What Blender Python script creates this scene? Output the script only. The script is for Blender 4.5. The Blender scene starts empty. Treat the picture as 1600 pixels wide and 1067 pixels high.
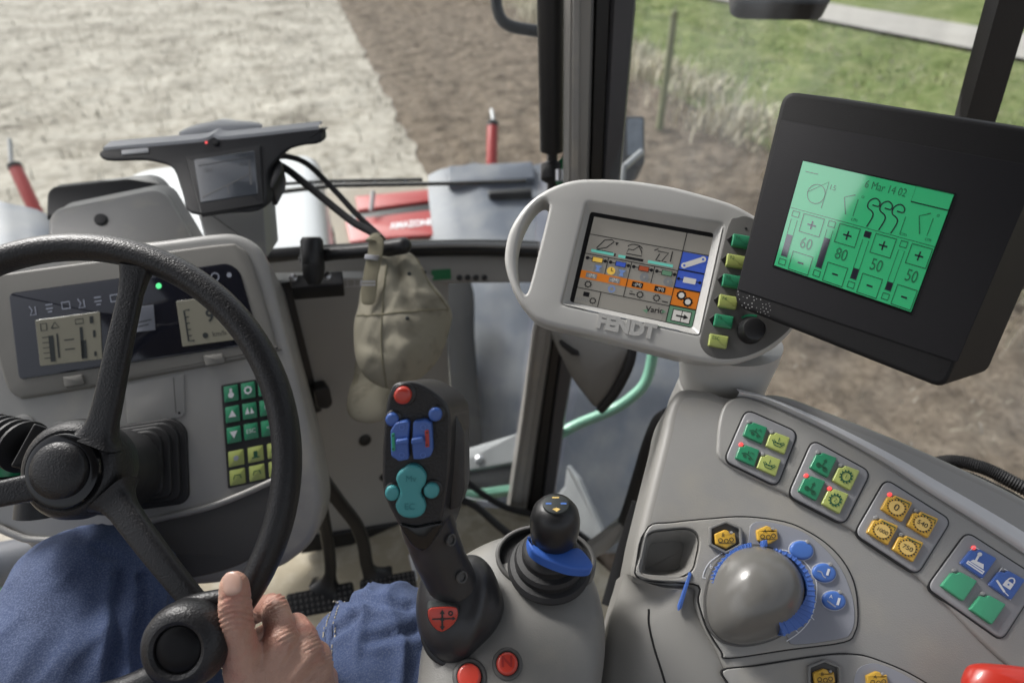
import bpy, bmesh, math, random
from mathutils import Vector, noise
random.seed(7)
S = bpy.context.scene
COL = S.collection
R = math.radians
# ---------------------------------------------------------------- camera
PITCH, YAW, HEIGHT, FPX = R(35), R(16), 2.75, 1000.0
CAM = Vector((0, 0, HEIGHT))
FH = Vector((math.sin(YAW), math.cos(YAW), 0))
RT = Vector((math.cos(YAW), -math.sin(YAW), 0))
FW = FH * math.cos(PITCH) + Vector((0, 0, -math.sin(PITCH)))
UP = FH * math.sin(PITCH) + Vector((0, 0, math.cos(PITCH)))
cam = bpy.data.objects.new('camera', bpy.data.cameras.new('camera'))
COL.objects.link(cam)
cam.location = CAM
cam.rotation_euler = (R(90) - PITCH, 0, -YAW)
cam.data.sensor_width = 36
cam.data.lens = FPX / 1600 * 36
cam.data.clip_start = 0.01
cam.data.clip_end = 2000
cam.data.dof.use_dof = True
cam.data.dof.focus_distance = 0.62
cam.data.dof.aperture_fstop = 4.0
S.camera = cam
# ---------------------------------------------------------------- light
SUN_EL, SUN_AZ = R(44), R(325)        # azimuth clockwise from +Y
W = bpy.data.worlds.new('World'); S.world = W; W.use_nodes = True
wn, wl = W.node_tree.nodes, W.node_tree.links
sky = wn.new('ShaderNodeTexSky'); sky.sky_type = 'NISHITA'; sky.sun_disc = False
sky.sun_elevation = SUN_EL; sky.sun_rotation = SUN_AZ
sky.dust_density = 5.0; sky.air_density = 1.0; sky.ozone_density = 1.0
hs = wn.new('ShaderNodeHueSaturation'); hs.inputs['Saturation'].default_value = 0.30
wl.new(sky.outputs[0], hs.inputs['Color'])
wl.new(hs.outputs[0], wn['Background'].inputs['Color'])
wn['Background'].inputs['Strength'].default_value = 0.14
sun = bpy.data.objects.new('sun', bpy.data.lights.new('sun', 'SUN'))
COL.objects.link(sun)
sun.data.energy = 2.1; sun.data.angle = R(14); sun.data.color = (1, 0.98, 0.95)
sun.rotation_euler = (R(90) - SUN_EL, 0, R(180) - SUN_AZ)
S.view_settings.view_transform = 'Standard'
S.view_settings.look = 'None'
S.view_settings.gamma = 1
S.view_settings.exposure = 0.66
S.cycles.use_denoising = True
S.cycles.denoiser = 'OPENIMAGEDENOISE'
S.cycles.max_bounces = 8
S.cycles.transparent_max_bounces = 16
S.cycles.caustics_reflective = False
S.cycles.caustics_refractive = False
# ---------------------------------------------------------------- pixel <-> world
def ray(px, py):
    return FW + RT * ((px - 800) / FPX) + UP * ((533.5 - py) / FPX)
def P(px, py, d):
    return CAM + ray(px, py) * d
def proj(p):
    v = p - CAM; d = v.dot(FW)
    return 800 + FPX * v.dot(RT) / d, 533.5 - FPX * v.dot(UP) / d
def G(px, py, z=0.0):
    r = ray(px, py)
    return CAM + r * ((z - HEIGHT) / r.z)
class Plane:
    def __init__(s, a, b, c):
        a, b, c = P(*a), P(*b), P(*c)
        n = (b - a).cross(c - a).normalized()
        if n.dot(CAM - a) < 0: n = -n
        s.o, s.n = a, n
    def at(s, px, py, off=0.0):
        r = ray(px, py)
        t = s.n.dot(s.o - CAM) / s.n.dot(r)
        return CAM + r * t + s.n * off
    def scale(s, u, v):
        return (s.at(u + 1, v) - s.at(u, v)).length
class Q:
    """local 0..w x 0..h (v down) on a pixel quad TL TR BR BL lying in a plane"""
    def __init__(s, pl, tl, tr, br, bl, w=1.0, h=1.0):
        s.pl, s.c, s.w, s.h = pl, (tl, tr, br, bl), w, h
        s.n = pl.n
    def px(s, u, v):
        a, b = u / s.w, v / s.h
        tl, tr, br, bl = s.c
        return tuple((tl[i] * (1 - a) + tr[i] * a) * (1 - b) + (bl[i] * (1 - a) + br[i] * a) * b for i in (0, 1))
    def at(s, u, v, off=0.0):
        return s.pl.at(*s.px(u, v), off)
    def scale(s, u, v):
        return (s.at(u + .01, v) - s.at(u, v)).length / .01
class F3:
    """a plain 3-D frame: origin, x axis, y axis (v down), normal; metres"""
    def __init__(s, o, ex, ey):
        s.o, s.ex, s.ey = o, ex.normalized(), ey.normalized()
        s.n = s.ex.cross(s.ey).normalized()
        if s.n.dot(CAM - o) < 0: s.n = -s.n
    def at(s, u, v, off=0.0):
        return s.o + s.ex * u + s.ey * v + s.n * off
    def scale(s, u, v): return 1.0
# ---------------------------------------------------------------- outlines
def ell(cx, cy, rx, ry=None, rot=0, n=32, a0=0, a1=360):
    ry = rx if ry is None else ry
    o = []
    full = abs(a1 - a0) >= 360
    for i in range(n if full else n + 1):
        a = R(a0 + (a1 - a0) * i / n)
        x, y = rx * math.cos(a), ry * math.sin(a)
        o.append((cx + x * math.cos(R(rot)) - y * math.sin(R(rot)), cy + x * math.sin(R(rot)) + y * math.cos(R(rot))))
    return o
def rnd(pts, r, n=5):
    o = []
    m = len(pts)
    for i in range(m):
        p, a, b = Vector(pts[i]), Vector(pts[i - 1]), Vector(pts[(i + 1) % m])
        rr = r[i] if isinstance(r, (list, tuple)) else r
        da, db = (a - p), (b - p)
        k = min(rr, da.length * .48, db.length * .48)
        if k <= 0: o.append(tuple(p)); continue
        s, e = p + da.normalized() * k, p + db.normalized() * k
        for j in range(n + 1):
            t = j / n
            q = s * (1 - t) ** 2 + p * 2 * t * (1 - t) + e * t * t
            o.append(tuple(q))
    return o
def spl(pts, n=6, closed=True):
    m = len(pts); o = []
    V = [Vector(p) for p in pts]
    for i in range(m if closed else m - 1):
        if closed: a, b, c, d = V[i - 1], V[i], V[(i + 1) % m], V[(i + 2) % m]
        else: a, b, c, d = V[max(i - 1, 0)], V[i], V[i + 1], V[min(i + 2, m - 1)]
        for j in range(n):
            t = j / n
            o.append(.5 * (2 * b + (c - a) * t + (2 * a - 5 * b + 4 * c - d) * t * t + (3 * b - a - 3 * c + d) * t ** 3))
    if not closed: o.append(V[-1])
    return [tuple(q) for q in o] if len(pts[0]) == 2 else o
def area(o):
    return .5 * sum(o[i - 1][0] * o[i][1] - o[i][0] * o[i - 1][1] for i in range(len(o)))
def inset(o, r):
    if r == 0: return list(o)
    s = 1 if area(o) > 0 else -1
    res = []
    m = len(o)
    for i in range(m):
        p, a, b = Vector(o[i]), Vector(o[i - 1]), Vector(o[(i + 1) % m])
        e1, e2 = (p - a), (b - p)
        if e1.length < 1e-9: e1 = e2
        if e2.length < 1e-9: e2 = e1
        e1, e2 = e1.normalized(), e2.normalized()
        n1, n2 = Vector((-e1.y, e1.x)) * s, Vector((-e2.y, e2.x)) * s
        n = n1 + n2
        if n.length < 1e-6: n = n1
        n.normalize()
        k = r / max(n.dot(n1), .5)
        res.append(tuple(p + n * k))
    return res
# ---------------------------------------------------------------- mesh builder
_text = {}
def text_tris(s, bold):
    if (s, bold) not in _text:
        c = bpy.data.curves.new('lettering', 'FONT'); c.body = s
        c.align_x = 'CENTER'; c.align_y = 'CENTER'; c.size = 1; c.offset = bold; c.resolution_u = 3
        ob = bpy.data.objects.new('lettering', c); COL.objects.link(ob)
        dg = bpy.context.evaluated_depsgraph_get()
        me = bpy.data.meshes.new_from_object(ob.evaluated_get(dg))
        _text[(s, bold)] = ([tuple(v.co) for v in me.vertices], [tuple(p.vertices) for p in me.polygons])
        bpy.data.objects.remove(ob); bpy.data.curves.remove(c); bpy.data.meshes.remove(me)
    return _text[(s, bold)]
class MB:
    def __init__(s): s.v, s.f, s.m, s.mats = [], [], [], []
    def mi(s, mat):
        if mat not in s.mats: s.mats.append(mat)
        return s.mats.index(mat)
    def add(s, vs, fs, mat):
        k = len(s.v); i = s.mi(mat)
        s.v += [Vector(v) for v in vs]
        s.f += [tuple(a + k for a in f) for f in fs]
        s.m += [i] * len(fs)
        return s
    def poly(s, pts, mat): return s.add(pts, [tuple(range(len(pts)))], mat)
    def flat(s, M, o, mat, off=.0004): return s.poly([M.at(x, y, off) for x, y in o], mat)
    def disc(s, M, cx, cy, rx, mat, ry=None, off=.0004, rot=0, n=20): return s.flat(M, ell(cx, cy, rx, ry, rot, n), mat, off)
    def line(s, M, pts, w, mat, off=.0005, closed=False):
        m = len(pts)
        L, Rr = [], []
        for i in range(m):
            p = Vector(pts[i])
            a = Vector(pts[i - 1]) if (i > 0 or closed) else p
            b = Vector(pts[(i + 1) % m]) if (i < m - 1 or closed) else p
            t = (b - a)
            t = t.normalized() if t.length > 1e-9 else Vector((1, 0))
            n = Vector((-t.y, t.x)) * (w / 2)
            L.append(M.at(*(p + n), off)); Rr.append(M.at(*(p - n), off))
        fs = [(i, (i + 1) % m, m + (i + 1) % m, m + i) for i in range(m if closed else m - 1)]
        return s.add(L + Rr, fs, mat)
    def box2(s, M, u0, v0, u1, v1, mat, off=.0004): return s.flat(M, [(u0, v0), (u1, v0), (u1, v1), (u0, v1)], mat, off)
    def frame2(s, M, u0, v0, u1, v1, w, mat, off=.0005):
        return s.line(M, [(u0, v0), (u1, v0), (u1, v1), (u0, v1)], w, mat, off, True)
    def gear(s, M, u, v, r, mat, off=.0005, teeth=10, w=.18):
        s.line(M, ell(u, v, r * .72, n=20), r * w * 1.3, mat, off, True)
        for k in range(teeth):
            a = 2 * math.pi * k / teeth
            s.line(M, [(u + r * .72 * math.cos(a), v + r * .72 * math.sin(a)), (u + r * 1.02 * math.cos(a), v + r * 1.02 * math.sin(a))], r * .22, mat, off + .00005)
        return s
    def text(s, M, txt, u, v, size, mat, off=.0006, rot=0, bold=0.0, sx=1.0, raise_to=None):
        vs, fs = text_tris(txt, bold)
        c, sn = math.cos(R(rot)), math.sin(R(rot))
        def mp(o): return [M.at(u + (x * sx * c + y * sn) * size, v + (x * sx * sn - y * c) * size, o) for x, y, _ in vs]
        s.add(mp(off), fs, mat)
        if raise_to is not None:
            top = mp(raise_to); k = len(s.v)
            n = len(vs); s.v += top; i = s.mi(mat)
            s.f += [tuple(a + k for a in f) for f in fs]; s.m += [i] * len(fs)
            cnt = {}
            for f in fs:
                for a, b in zip(f, f[1:] + f[:1]): cnt[(a, b)] = 1
            base = k - n
            for a, b in cnt:
                if (b, a) not in cnt: s.f.append((base + a, base + b, k + b, k + a)); s.m.append(i)
        return s
    def slab(s, M, o, mat, front=0.0, back=-.01, bev=0.0, steps=4, holes=(), vec=None, side=None, bevk=1.0):
        """prism over outline o; front edge rounded by bev (in outline units); holes go right through"""
        side = side or mat
        cx = sum(p[0] for p in o) / len(o); cy = sum(p[1] for p in o) / len(o)
        bm_m = bev * M.scale(cx, cy) * bevk
        def rings(out, b, sign):
            r = []
            for j in range(steps + 1 if b else 1):
                a = (math.pi / 2) * j / steps if b else 0
                r.append(([(x, y) for x, y in inset(out, sign * b * (1 - math.cos(a)) if b else 0)], front - (bm_m if b else 0) * (1 - math.sin(a)) if b else front))
            return r
        loops = []
        for out, sign, b in [(o, 1, bev)] + [(h, -1, bev * .6) for h in holes]:
            rg = rings(out, b, sign)
            if b:
                hm = b * M.scale(cx, cy) * bevk
                rg = []
                for j in range(steps + 1):
                    a = (math.pi / 2) * j / steps
                    rg.append((inset(out, sign * b * (1 - math.cos(a))), front - hm * (1 - math.sin(a))))
            n = len(out)
            pts = []
            if vec is None: pts += [M.at(x, y, back) for x, y in out]
            else: pts += [M.at(x, y, rg[0][1]) + vec for x, y in out]
            for ring, off in rg: pts += [M.at(x, y, off) for x, y in ring]
            fs = []
            for j in range(len(rg)):
                for i in range(n):
                    i2 = (i + 1) % n
                    fs.append((j * n + i, j * n + i2, (j + 1) * n + i2, (j + 1) * n + i))
            s.add(pts, fs, side)
            loops.append((pts[:n], pts[-n:]))
        if not holes:
            s.poly(loops[0][1], mat); s.poly(loops[0][0], side)
        else:
            for w in (0, 1):
                bm = bmesh.new(); es = []
                for lp in loops:
                    vs = [bm.verts.new(p) for p in lp[w]]
                    for i in range(len(vs)): es.append(bm.edges.new((vs[i - 1], vs[i])))
                bmesh.ops.triangle_fill(bm, use_beauty=True, use_dissolve=False, edges=es, normal=M.n)
                bm.verts.index_update()
                s.add([v.co.copy() for v in bm.verts], [tuple(v.index for v in f.verts) for f in bm.faces], mat)
                bm.free()
        return s
    def recess(s, M, o, mat, front, floor, floor_mat=None, taper=0.0):
        inn = inset(o, taper); n = len(o)
        a = [M.at(x, y, front) for x, y in o]; b = [M.at(x, y, floor) for x, y in inn]
        s.add(a + b, [(i, (i + 1) % n, n + (i + 1) % n, n + i) for i in range(n)], mat)
        s.poly(b, floor_mat or mat)
        return s
    def pillow(s, M, o, mat, hf, hb, rings=10, center=None, pw=.5, fn=None, base=0.0):
        cx = sum(p[0] for p in o) / len(o); cy = sum(p[1] for p in o) / len(o)
        if center: cx, cy = center
        n = len(o)
        for h, sg in ((hf, 1), (hb, -1)):
            pts, fs = [], []
            for k in range(rings):
                t = math.sin((math.pi / 2) * (1 - k / rings))
                for x, y in o:
                    xx, yy = cx + (x - cx) * t, cy + (y - cy) * t
                    hh = h * max(0, 1 - t * t) ** pw
                    if fn and k: hh += fn(xx, yy) * min(1, (1 - t) * 6)
                    pts.append(M.at(xx, yy, base + sg * hh))
            pts.append(M.at(cx, cy, base + sg * (h + (fn(cx, cy) if fn else 0))))
            for k in range(rings - 1):
                for i in range(n):
                    j = (i + 1) % n
                    fs.append((k * n + i, k * n + j, (k + 1) * n + j, (k + 1) * n + i))
            c = len(pts) - 1
            for i in range(n): fs.append(((rings - 1) * n + i, (rings - 1) * n + (i + 1) % n, c))
            s.add(pts, fs, mat)
        return s
    def tube(s, pts, r, mat, n=12, closed=False, asp=1.0, up=None, cap=True, sq=0, ball=False):
        pts = [Vector(p) for p in pts]
        m = len(pts)
        rr = list(r) if isinstance(r, (list, tuple)) else [r] * m
        if ball:
            t0, t1 = (pts[0] - pts[1]).normalized(), (pts[-1] - pts[-2]).normalized()
            A, B = [], []
            for a in (80, 60, 40, 20):
                A.append((pts[0] + t0 * rr[0] * math.sin(R(a)), rr[0] * math.cos(R(a))))
            for a in (20, 40, 60, 80):
                B.append((pts[-1] + t1 * rr[-1] * math.sin(R(a)), rr[-1] * math.cos(R(a))))
            pts = [p for p, _ in A] + pts + [p for p, _ in B]
            rr = [q for _, q in A] + rr + [q for _, q in B]
            m = len(pts)
        vs, fs = [], []
        prev = None
        for i in range(m):
            a = pts[i - 1] if (i > 0 or closed) else pts[i]
            b = pts[(i + 1) % m] if (i < m - 1 or closed) else pts[i]
            t = (b - a).normalized()
            ref = up if up is not None else (prev if prev is not None else (Vector((0, 0, 1)) if abs(t.z) < .9 else Vector((1, 0, 0))))
            x = (ref - t * ref.dot(t)).normalized()
            prev = x
            y = t.cross(x)
            for k in range(n):
                an = 2 * math.pi * (k + (.5 if sq else 0)) / n
                c, sn = math.cos(an), math.sin(an)
                if sq:
                    p = 2.0 / sq
                    c = math.copysign(abs(c) ** p, c); sn = math.copysign(abs(sn) ** p, sn)
                vs.append(pts[i] + y * (c * rr[i]) + x * (sn * rr[i] * asp))
        for i in range(m if closed else m - 1):
            for k in range(n):
                k2 = (k + 1) % n; j = (i + 1) % m
                fs.append((i * n + k, i * n + k2, j * n + k2, j * n + k))
        if cap and not closed:
            fs.append(tuple(range(n))); fs.append(tuple((m - 1) * n + k for k in range(n)))
        return s.add(vs, fs, mat)
    def lathe(s, o, axis, prof, mat, n=28, xd=None, asp=1.0):
        axis = axis.normalized()
        x = xd if xd is not None else (RT - axis * RT.dot(axis))
        x = (x - axis * x.dot(axis)).normalized(); y = axis.cross(x)
        vs, fs = [], []
        for r, h in prof:
            for k in range(n):
                a = 2 * math.pi * k / n
                vs.append(o + axis * h + x * (r * math.cos(a)) + y * (r * asp * math.sin(a)))
        for i in range(len(prof) - 1):
            for k in range(n):
                k2 = (k + 1) % n
                fs.append((i * n + k, i * n + k2, (i + 1) * n + k2, (i + 1) * n + k))
        fs.append(tuple(range(n))); fs.append(tuple((len(prof) - 1) * n + k for k in range(n)))
        return s.add(vs, fs, mat)
    def box(s, lo, hi, mat):
        x0, y0, z0 = lo; x1, y1, z1 = hi
        v = [(x0, y0, z0), (x1, y0, z0), (x1, y1, z0), (x0, y1, z0), (x0, y0, z1), (x1, y0, z1), (x1, y1, z1), (x0, y1, z1)]
        return s.add(v, [(0, 3, 2, 1), (4, 5, 6, 7), (0, 1, 5, 4), (1, 2, 6, 5), (2, 3, 7, 6), (3, 0, 4, 7)], mat)
    def build(s, name, parent=None, label=None, cat=None, group=None, kind=None, sharp=38, merge=True):
        off = world_loc(parent) if parent is not None else Vector((0, 0, 0))
        me = bpy.data.meshes.new(name)
        me.from_pydata([v - off for v in s.v], [], s.f)
        for m in s.mats: me.materials.append(m)
        me.polygons.foreach_set('material_index', s.m)
        bm = bmesh.new(); bm.from_mesh(me)
        if merge: bmesh.ops.remove_doubles(bm, verts=bm.verts, dist=1e-6)
        bmesh.ops.recalc_face_normals(bm, faces=bm.faces) if merge else None
        bm.to_mesh(me); bm.free()
        me.polygons.foreach_set('use_smooth', [True] * len(me.polygons))
        me.set_sharp_from_angle(angle=R(sharp))
        me.update()
        o = bpy.data.objects.new(name, me); COL.objects.link(o)
        if parent is not None: o.parent = parent
        tag(o, label, cat, group, kind)
        return o
def world_loc(o):
    v = Vector((0, 0, 0))
    while o is not None: v += o.location; o = o.parent
    return v
def tag(o, label=None, cat=None, group=None, kind=None):
    for k, x in (('label', label), ('category', cat), ('group', group), ('kind', kind)):
        if x: o[k] = x
    return o
def thing(name, loc, label, cat, group=None):
    o = bpy.data.objects.new(name, None); COL.objects.link(o)
    o.empty_display_size = .05
    o.location = loc
    return tag(o, label, cat, group)
def organic(name, chains, voxel, smooth, mat, parent, label=None, shape=None):
    """chains of (point, radius) fused into one continuous skin"""
    b = MB()
    for ch in chains:
        pts = [Vector(p) for p, _ in ch]; rs = [r for _, r in ch]
        P2, R2 = [], []
        for i in range(len(pts) - 1):
            for j in range(4):
                t = j / 4; P2.append(pts[i].lerp(pts[i + 1], t)); R2.append(rs[i] * (1 - t) + rs[i + 1] * t)
        P2.append(pts[-1]); R2.append(rs[-1])
        b.tube(P2, R2, mat, n=16, ball=True)
    off = world_loc(parent)
    me = bpy.data.meshes.new(name + '_rough')
    me.from_pydata([v - off for v in b.v], [], b.f)
    bm = bmesh.new(); bm.from_mesh(me); bmesh.ops.recalc_face_normals(bm, faces=bm.faces); bm.to_mesh(me); bm.free()
    o = bpy.data.objects.new(name, me); COL.objects.link(o)
    m = o.modifiers.new('fuse', 'REMESH'); m.mode = 'VOXEL'; m.voxel_size = voxel; m.use_smooth_shade = True
    m = o.modifiers.new('soft', 'SMOOTH'); m.factor = .5; m.iterations = smooth
    dg = bpy.context.evaluated_depsgraph_get()
    me2 = bpy.data.meshes.new_from_object(o.evaluated_get(dg)); me2.name = name
    bpy.data.objects.remove(o); bpy.data.meshes.remove(me)
    if shape:
        me2.update()
        nn = [v.normal.copy() for v in me2.vertices]
        for v, n_ in zip(me2.vertices, nn): v.co = v.co + n_ * shape(v.co + off)
    me2.materials.clear(); me2.materials.append(mat)
    me2.polygons.foreach_set('use_smooth', [True] * len(me2.polygons))
    o = bpy.data.objects.new(name, me2); COL.objects.link(o); o.parent = parent
    if label: o['label'] = label
    return o
# ---------------------------------------------------------------- materials
def mat(name, col, rough=.5, bump=0.0, bscale=400.0, var=.06, vscale=6.0, metal=0.0, coat=0.0, emit=0.0, cior=1.5, sss=0.0, spec=.5, wear=None, sheen=0.0):
    m = bpy.data.materials.new(name); m.use_nodes = True
    nt = m.node_tree; N, L = nt.nodes, nt.links
    b = N['Principled BSDF']
    b.inputs['Roughness'].default_value = rough
    b.inputs['Metallic'].default_value = metal
    b.inputs['Coat Weight'].default_value = coat
    b.inputs['Coat Roughness'].default_value = .06; b.inputs['Coat IOR'].default_value = cior
    b.inputs['Specular IOR Level'].default_value = spec
    if sheen: b.inputs['Sheen Weight'].default_value = sheen
    if sss:
        b.inputs['Subsurface Weight'].default_value = sss
        b.inputs['Subsurface Radius'].default_value = (1, .35, .2)
        b.inputs['Subsurface Scale'].default_value = .004
    tc = N.new('ShaderNodeTexCoord')
    nz = N.new('ShaderNodeTexNoise'); nz.inputs['Scale'].default_value = vscale; nz.inputs['Detail'].default_value = 6
    L.new(tc.outputs['Object'], nz.inputs['Vector'])
    mx = N.new('ShaderNodeMix'); mx.data_type = 'RGBA'
    c1 = [max(0, c * (1 - var * 1.6)) for c in col]; c2 = [min(1, c * (1 + var * 1.6)) for c in col]
    mx.inputs[6].default_value = (*c1, 1); mx.inputs[7].default_value = (*c2, 1)
    L.new(nz.outputs['Fac'], mx.inputs[0])
    out = mx.outputs[2]
    if wear:
        wc, lo, hi, sc = wear
        n2 = N.new('ShaderNodeTexNoise'); n2.inputs['Scale'].default_value = sc; n2.inputs['Detail'].default_value = 8
        L.new(tc.outputs['Object'], n2.inputs['Vector'])
        mr = N.new('ShaderNodeMapRange'); mr.inputs[1].default_value = lo; mr.inputs[2].default_value = hi
        L.new(n2.outputs['Fac'], mr.inputs[0])
        m2 = N.new('ShaderNodeMix'); m2.data_type = 'RGBA'
        L.new(mr.outputs[0], m2.inputs[0]); L.new(out, m2.inputs[6]); m2.inputs[7].default_value = (*wc, 1)
        out = m2.outputs[2]
    L.new(out, b.inputs['Base Color'])
    rn = N.new('ShaderNodeMapRange'); rn.inputs[3].default_value = max(.02, rough - .08); rn.inputs[4].default_value = min(1, rough + .08)
    L.new(nz.outputs['Fac'], rn.inputs[0]); L.new(rn.outputs[0], b.inputs['Roughness'])
    if bump:
        n3 = N.new('ShaderNodeTexNoise'); n3.inputs['Scale'].default_value = bscale; n3.inputs['Detail'].default_value = 3
        L.new(tc.outputs['Object'], n3.inputs['Vector'])
        bp = N.new('ShaderNodeBump'); bp.inputs['Strength'].default_value = bump; bp.inputs['Distance'].default_value = .35 / bscale
        L.new(n3.outputs['Fac'], bp.inputs['Height']); L.new(bp.outputs[0], b.inputs['Normal'])
    if emit:
        L.new(out, b.inputs['Emission Color']); b.inputs['Emission Strength'].default_value = emit
    return m
def glass(name, tint=(1, 1, 1), gloss=.10, dirt=0.03):
    m = bpy.data.materials.new(name); m.use_nodes = True
    nt = m.node_tree; N, L = nt.nodes, nt.links
    N.remove(N['Principled BSDF'])
    out = [n for n in N if n.type == 'OUTPUT_MATERIAL'][0]
    tr = N.new('ShaderNodeBsdfTransparent'); tr.inputs[0].default_value = (*tint, 1)
    gl = N.new('ShaderNodeBsdfGlossy'); gl.inputs['Roughness'].default_value = .02
    fr = N.new('ShaderNodeFresnel'); fr.inputs[0].default_value = 1.3
    mp = N.new('ShaderNodeMapping'); mp.inputs['Scale'].default_value = (1.6, 1.6, .22)
    df = N.new('ShaderNodeBsdfDiffuse'); df.inputs[0].default_value = (.7, .72, .75, 1)
    mx = N.new('ShaderNodeMixShader'); L.new(fr.outputs[0], mx.inputs[0]); L.new(tr.outputs[0], mx.inputs[1]); L.new(gl.outputs[0], mx.inputs[2])
    tc = N.new('ShaderNodeTexCoord'); nz = N.new('ShaderNodeTexNoise'); nz.inputs['Scale'].default_value = 9; nz.inputs['Detail'].default_value = 5
    L.new(tc.outputs['Object'], mp.inputs[0]); L.new(mp.outputs[0], nz.inputs['Vector'])
    mr = N.new('ShaderNodeMapRange'); mr.inputs[1].default_value = .35; mr.inputs[2].default_value = .72; mr.inputs[4].default_value = dirt
    L.new(nz.outputs['Fac'], mr.inputs[0])
    m2 = N.new('ShaderNodeMixShader'); L.new(mr.outputs[0], m2.inputs[0]); L.new(mx.outputs[0], m2.inputs[1]); L.new(df.outputs[0], m2.inputs[2])
    L.new(m2.outputs[0], out.inputs[0])
    return m
def ground_mat(name, stops, scale, detail_scale, rough=.95, bump=.6, bd=.03, stretch=(1, 1, 1)):
    m = bpy.data.materials.new(name); m.use_nodes = True
    nt = m.node_tree; N, L = nt.nodes, nt.links
    b = N['Principled BSDF']; b.inputs['Roughness'].default_value = rough; b.inputs['Specular IOR Level'].default_value = .15
    tc = N.new('ShaderNodeTexCoord'); mp = N.new('ShaderNodeMapping'); mp.inputs['Scale'].default_value = stretch
    L.new(tc.outputs['Object'], mp.inputs[0])
    a = N.new('ShaderNodeTexNoise'); a.inputs['Scale'].default_value = scale; a.inputs['Detail'].default_value = 8; a.inputs['Roughness'].default_value = .62
    c = N.new('ShaderNodeTexNoise'); c.inputs['Scale'].default_value = detail_scale; c.inputs['Detail'].default_value = 6; c.inputs['Roughness'].default_value = .7
    L.new(mp.outputs[0], a.inputs['Vector']); L.new(mp.outputs[0], c.inputs['Vector'])
    md = N.new('ShaderNodeMix'); md.data_type = 'FLOAT'; md.inputs[0].default_value = .5
    L.new(a.outputs['Fac'], md.inputs[2]); L.new(c.outputs['Fac'], md.inputs[3])
    cr = N.new('ShaderNodeValToRGB')
    while len(cr.color_ramp.elements) < len(stops): cr.color_ramp.elements.new(.5)
    for e, (p, col) in zip(cr.color_ramp.elements, stops): e.position = p; e.color = (*col, 1)
    L.new(md.outputs[0], cr.inputs[0]); L.new(cr.outputs[0], b.inputs['Base Color'])
    bp = N.new('ShaderNodeBump'); bp.inputs['Strength'].default_value = bump; bp.inputs['Distance'].default_value = bd
    L.new(md.outputs[0], bp.inputs['Height']); L.new(bp.outputs[0], b.inputs['Normal'])
    return m
GREY = mat('grey plastic', (.325, .32, .306), .36, .4, 900, .09, wear=((.42, .395, .345), .52, .8, 16))
GREY_MID = mat('mid grey plastic', (.2, .197, .187), .5, .3, 900, .05)
GREY_DARK = mat('dark grey plastic', (.085, .083, .08), .5, .3, 800, .06)
GREY_PALE_LIT = mat('pale and sky-lit grey plastic', (.58, .58, .585), .3, .22, 900, .04)  # vent clip grey; on the armrest rail the paleness stands for skylight
BEZEL = mat('brown grey bezel plastic', (.19, .183, .165), .55, .3, 900, .05)
BLACK = mat('black plastic', (.014, .014, .015), .38, .35, 900, .15)
BLACK_GRAIN = mat('grained black plastic', (.014, .014, .0155), .36, .9, 520, .2, spec=.4)
BLACK_GLOSS = mat('glossy black plastic', (.006, .006, .007), .16, 0, 1, .1, coat=.25, spec=.35)
RUBBER = mat('black rubber', (.013, .013, .014), .6, .3, 500, .2)
JOY = mat('charcoal soft plastic', (.026, .026, .028), .36, .35, 900, .1, wear=((.05, .048, .045), .55, .8, 25))
CHROME = mat('bare metal', (.55, .55, .56), .3, metal=.9)
RED = mat('red button plastic', (.5, .045, .028), .35, var=.05, coat=.25)
BLUE = mat('blue button plastic', (.055, .13, .42), .4, .15, 900, .08, coat=.1)
BLUE_MID = mat('mid blue membrane', (.07, .17, .5), .4, .1, 900, .05)
TEAL = mat('teal button plastic', (.06, .30, .32), .42, .2, 900, .05)
GREEN = mat('green button rubber', (.03, .24, .12), .35, .12, 700, .06, coat=.2)
GREEN_PALE = mat('mint green button rubber', (.06, .36, .19), .38, .12, 700, .06, coat=.2)
LIME = mat('lime button rubber', (.38, .44, .13), .38, .12, 700, .05, coat=.2)
YELLOW = mat('amber button rubber', (.62, .37, .05), .38, .12, 700, .05, coat=.15)
YELLOW_LIGHT = mat('light amber print', (.75, .52, .16), .4, var=.03)
INK = mat('dark print', (.02, .025, .025), .6, var=.05)
INK_GREEN = mat('dark green print', (.015, .09, .045), .6, var=.05)
INK_TEAL = mat('deep teal print', (.03, .2, .22), .6, var=.05)
WHITE = mat('white print', (.75, .76, .78), .5, var=.03)
LED_RED = mat('lit red lamp', (.9, .08, .08), .3, var=.02, emit=.5)
LED_GREEN = mat('lit green lamp', (.1, .7, .25), .3, var=.02, emit=.7)
LED_OFF = mat('clear lamp lens', (.3, .3, .3), .2, var=.05)
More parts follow.
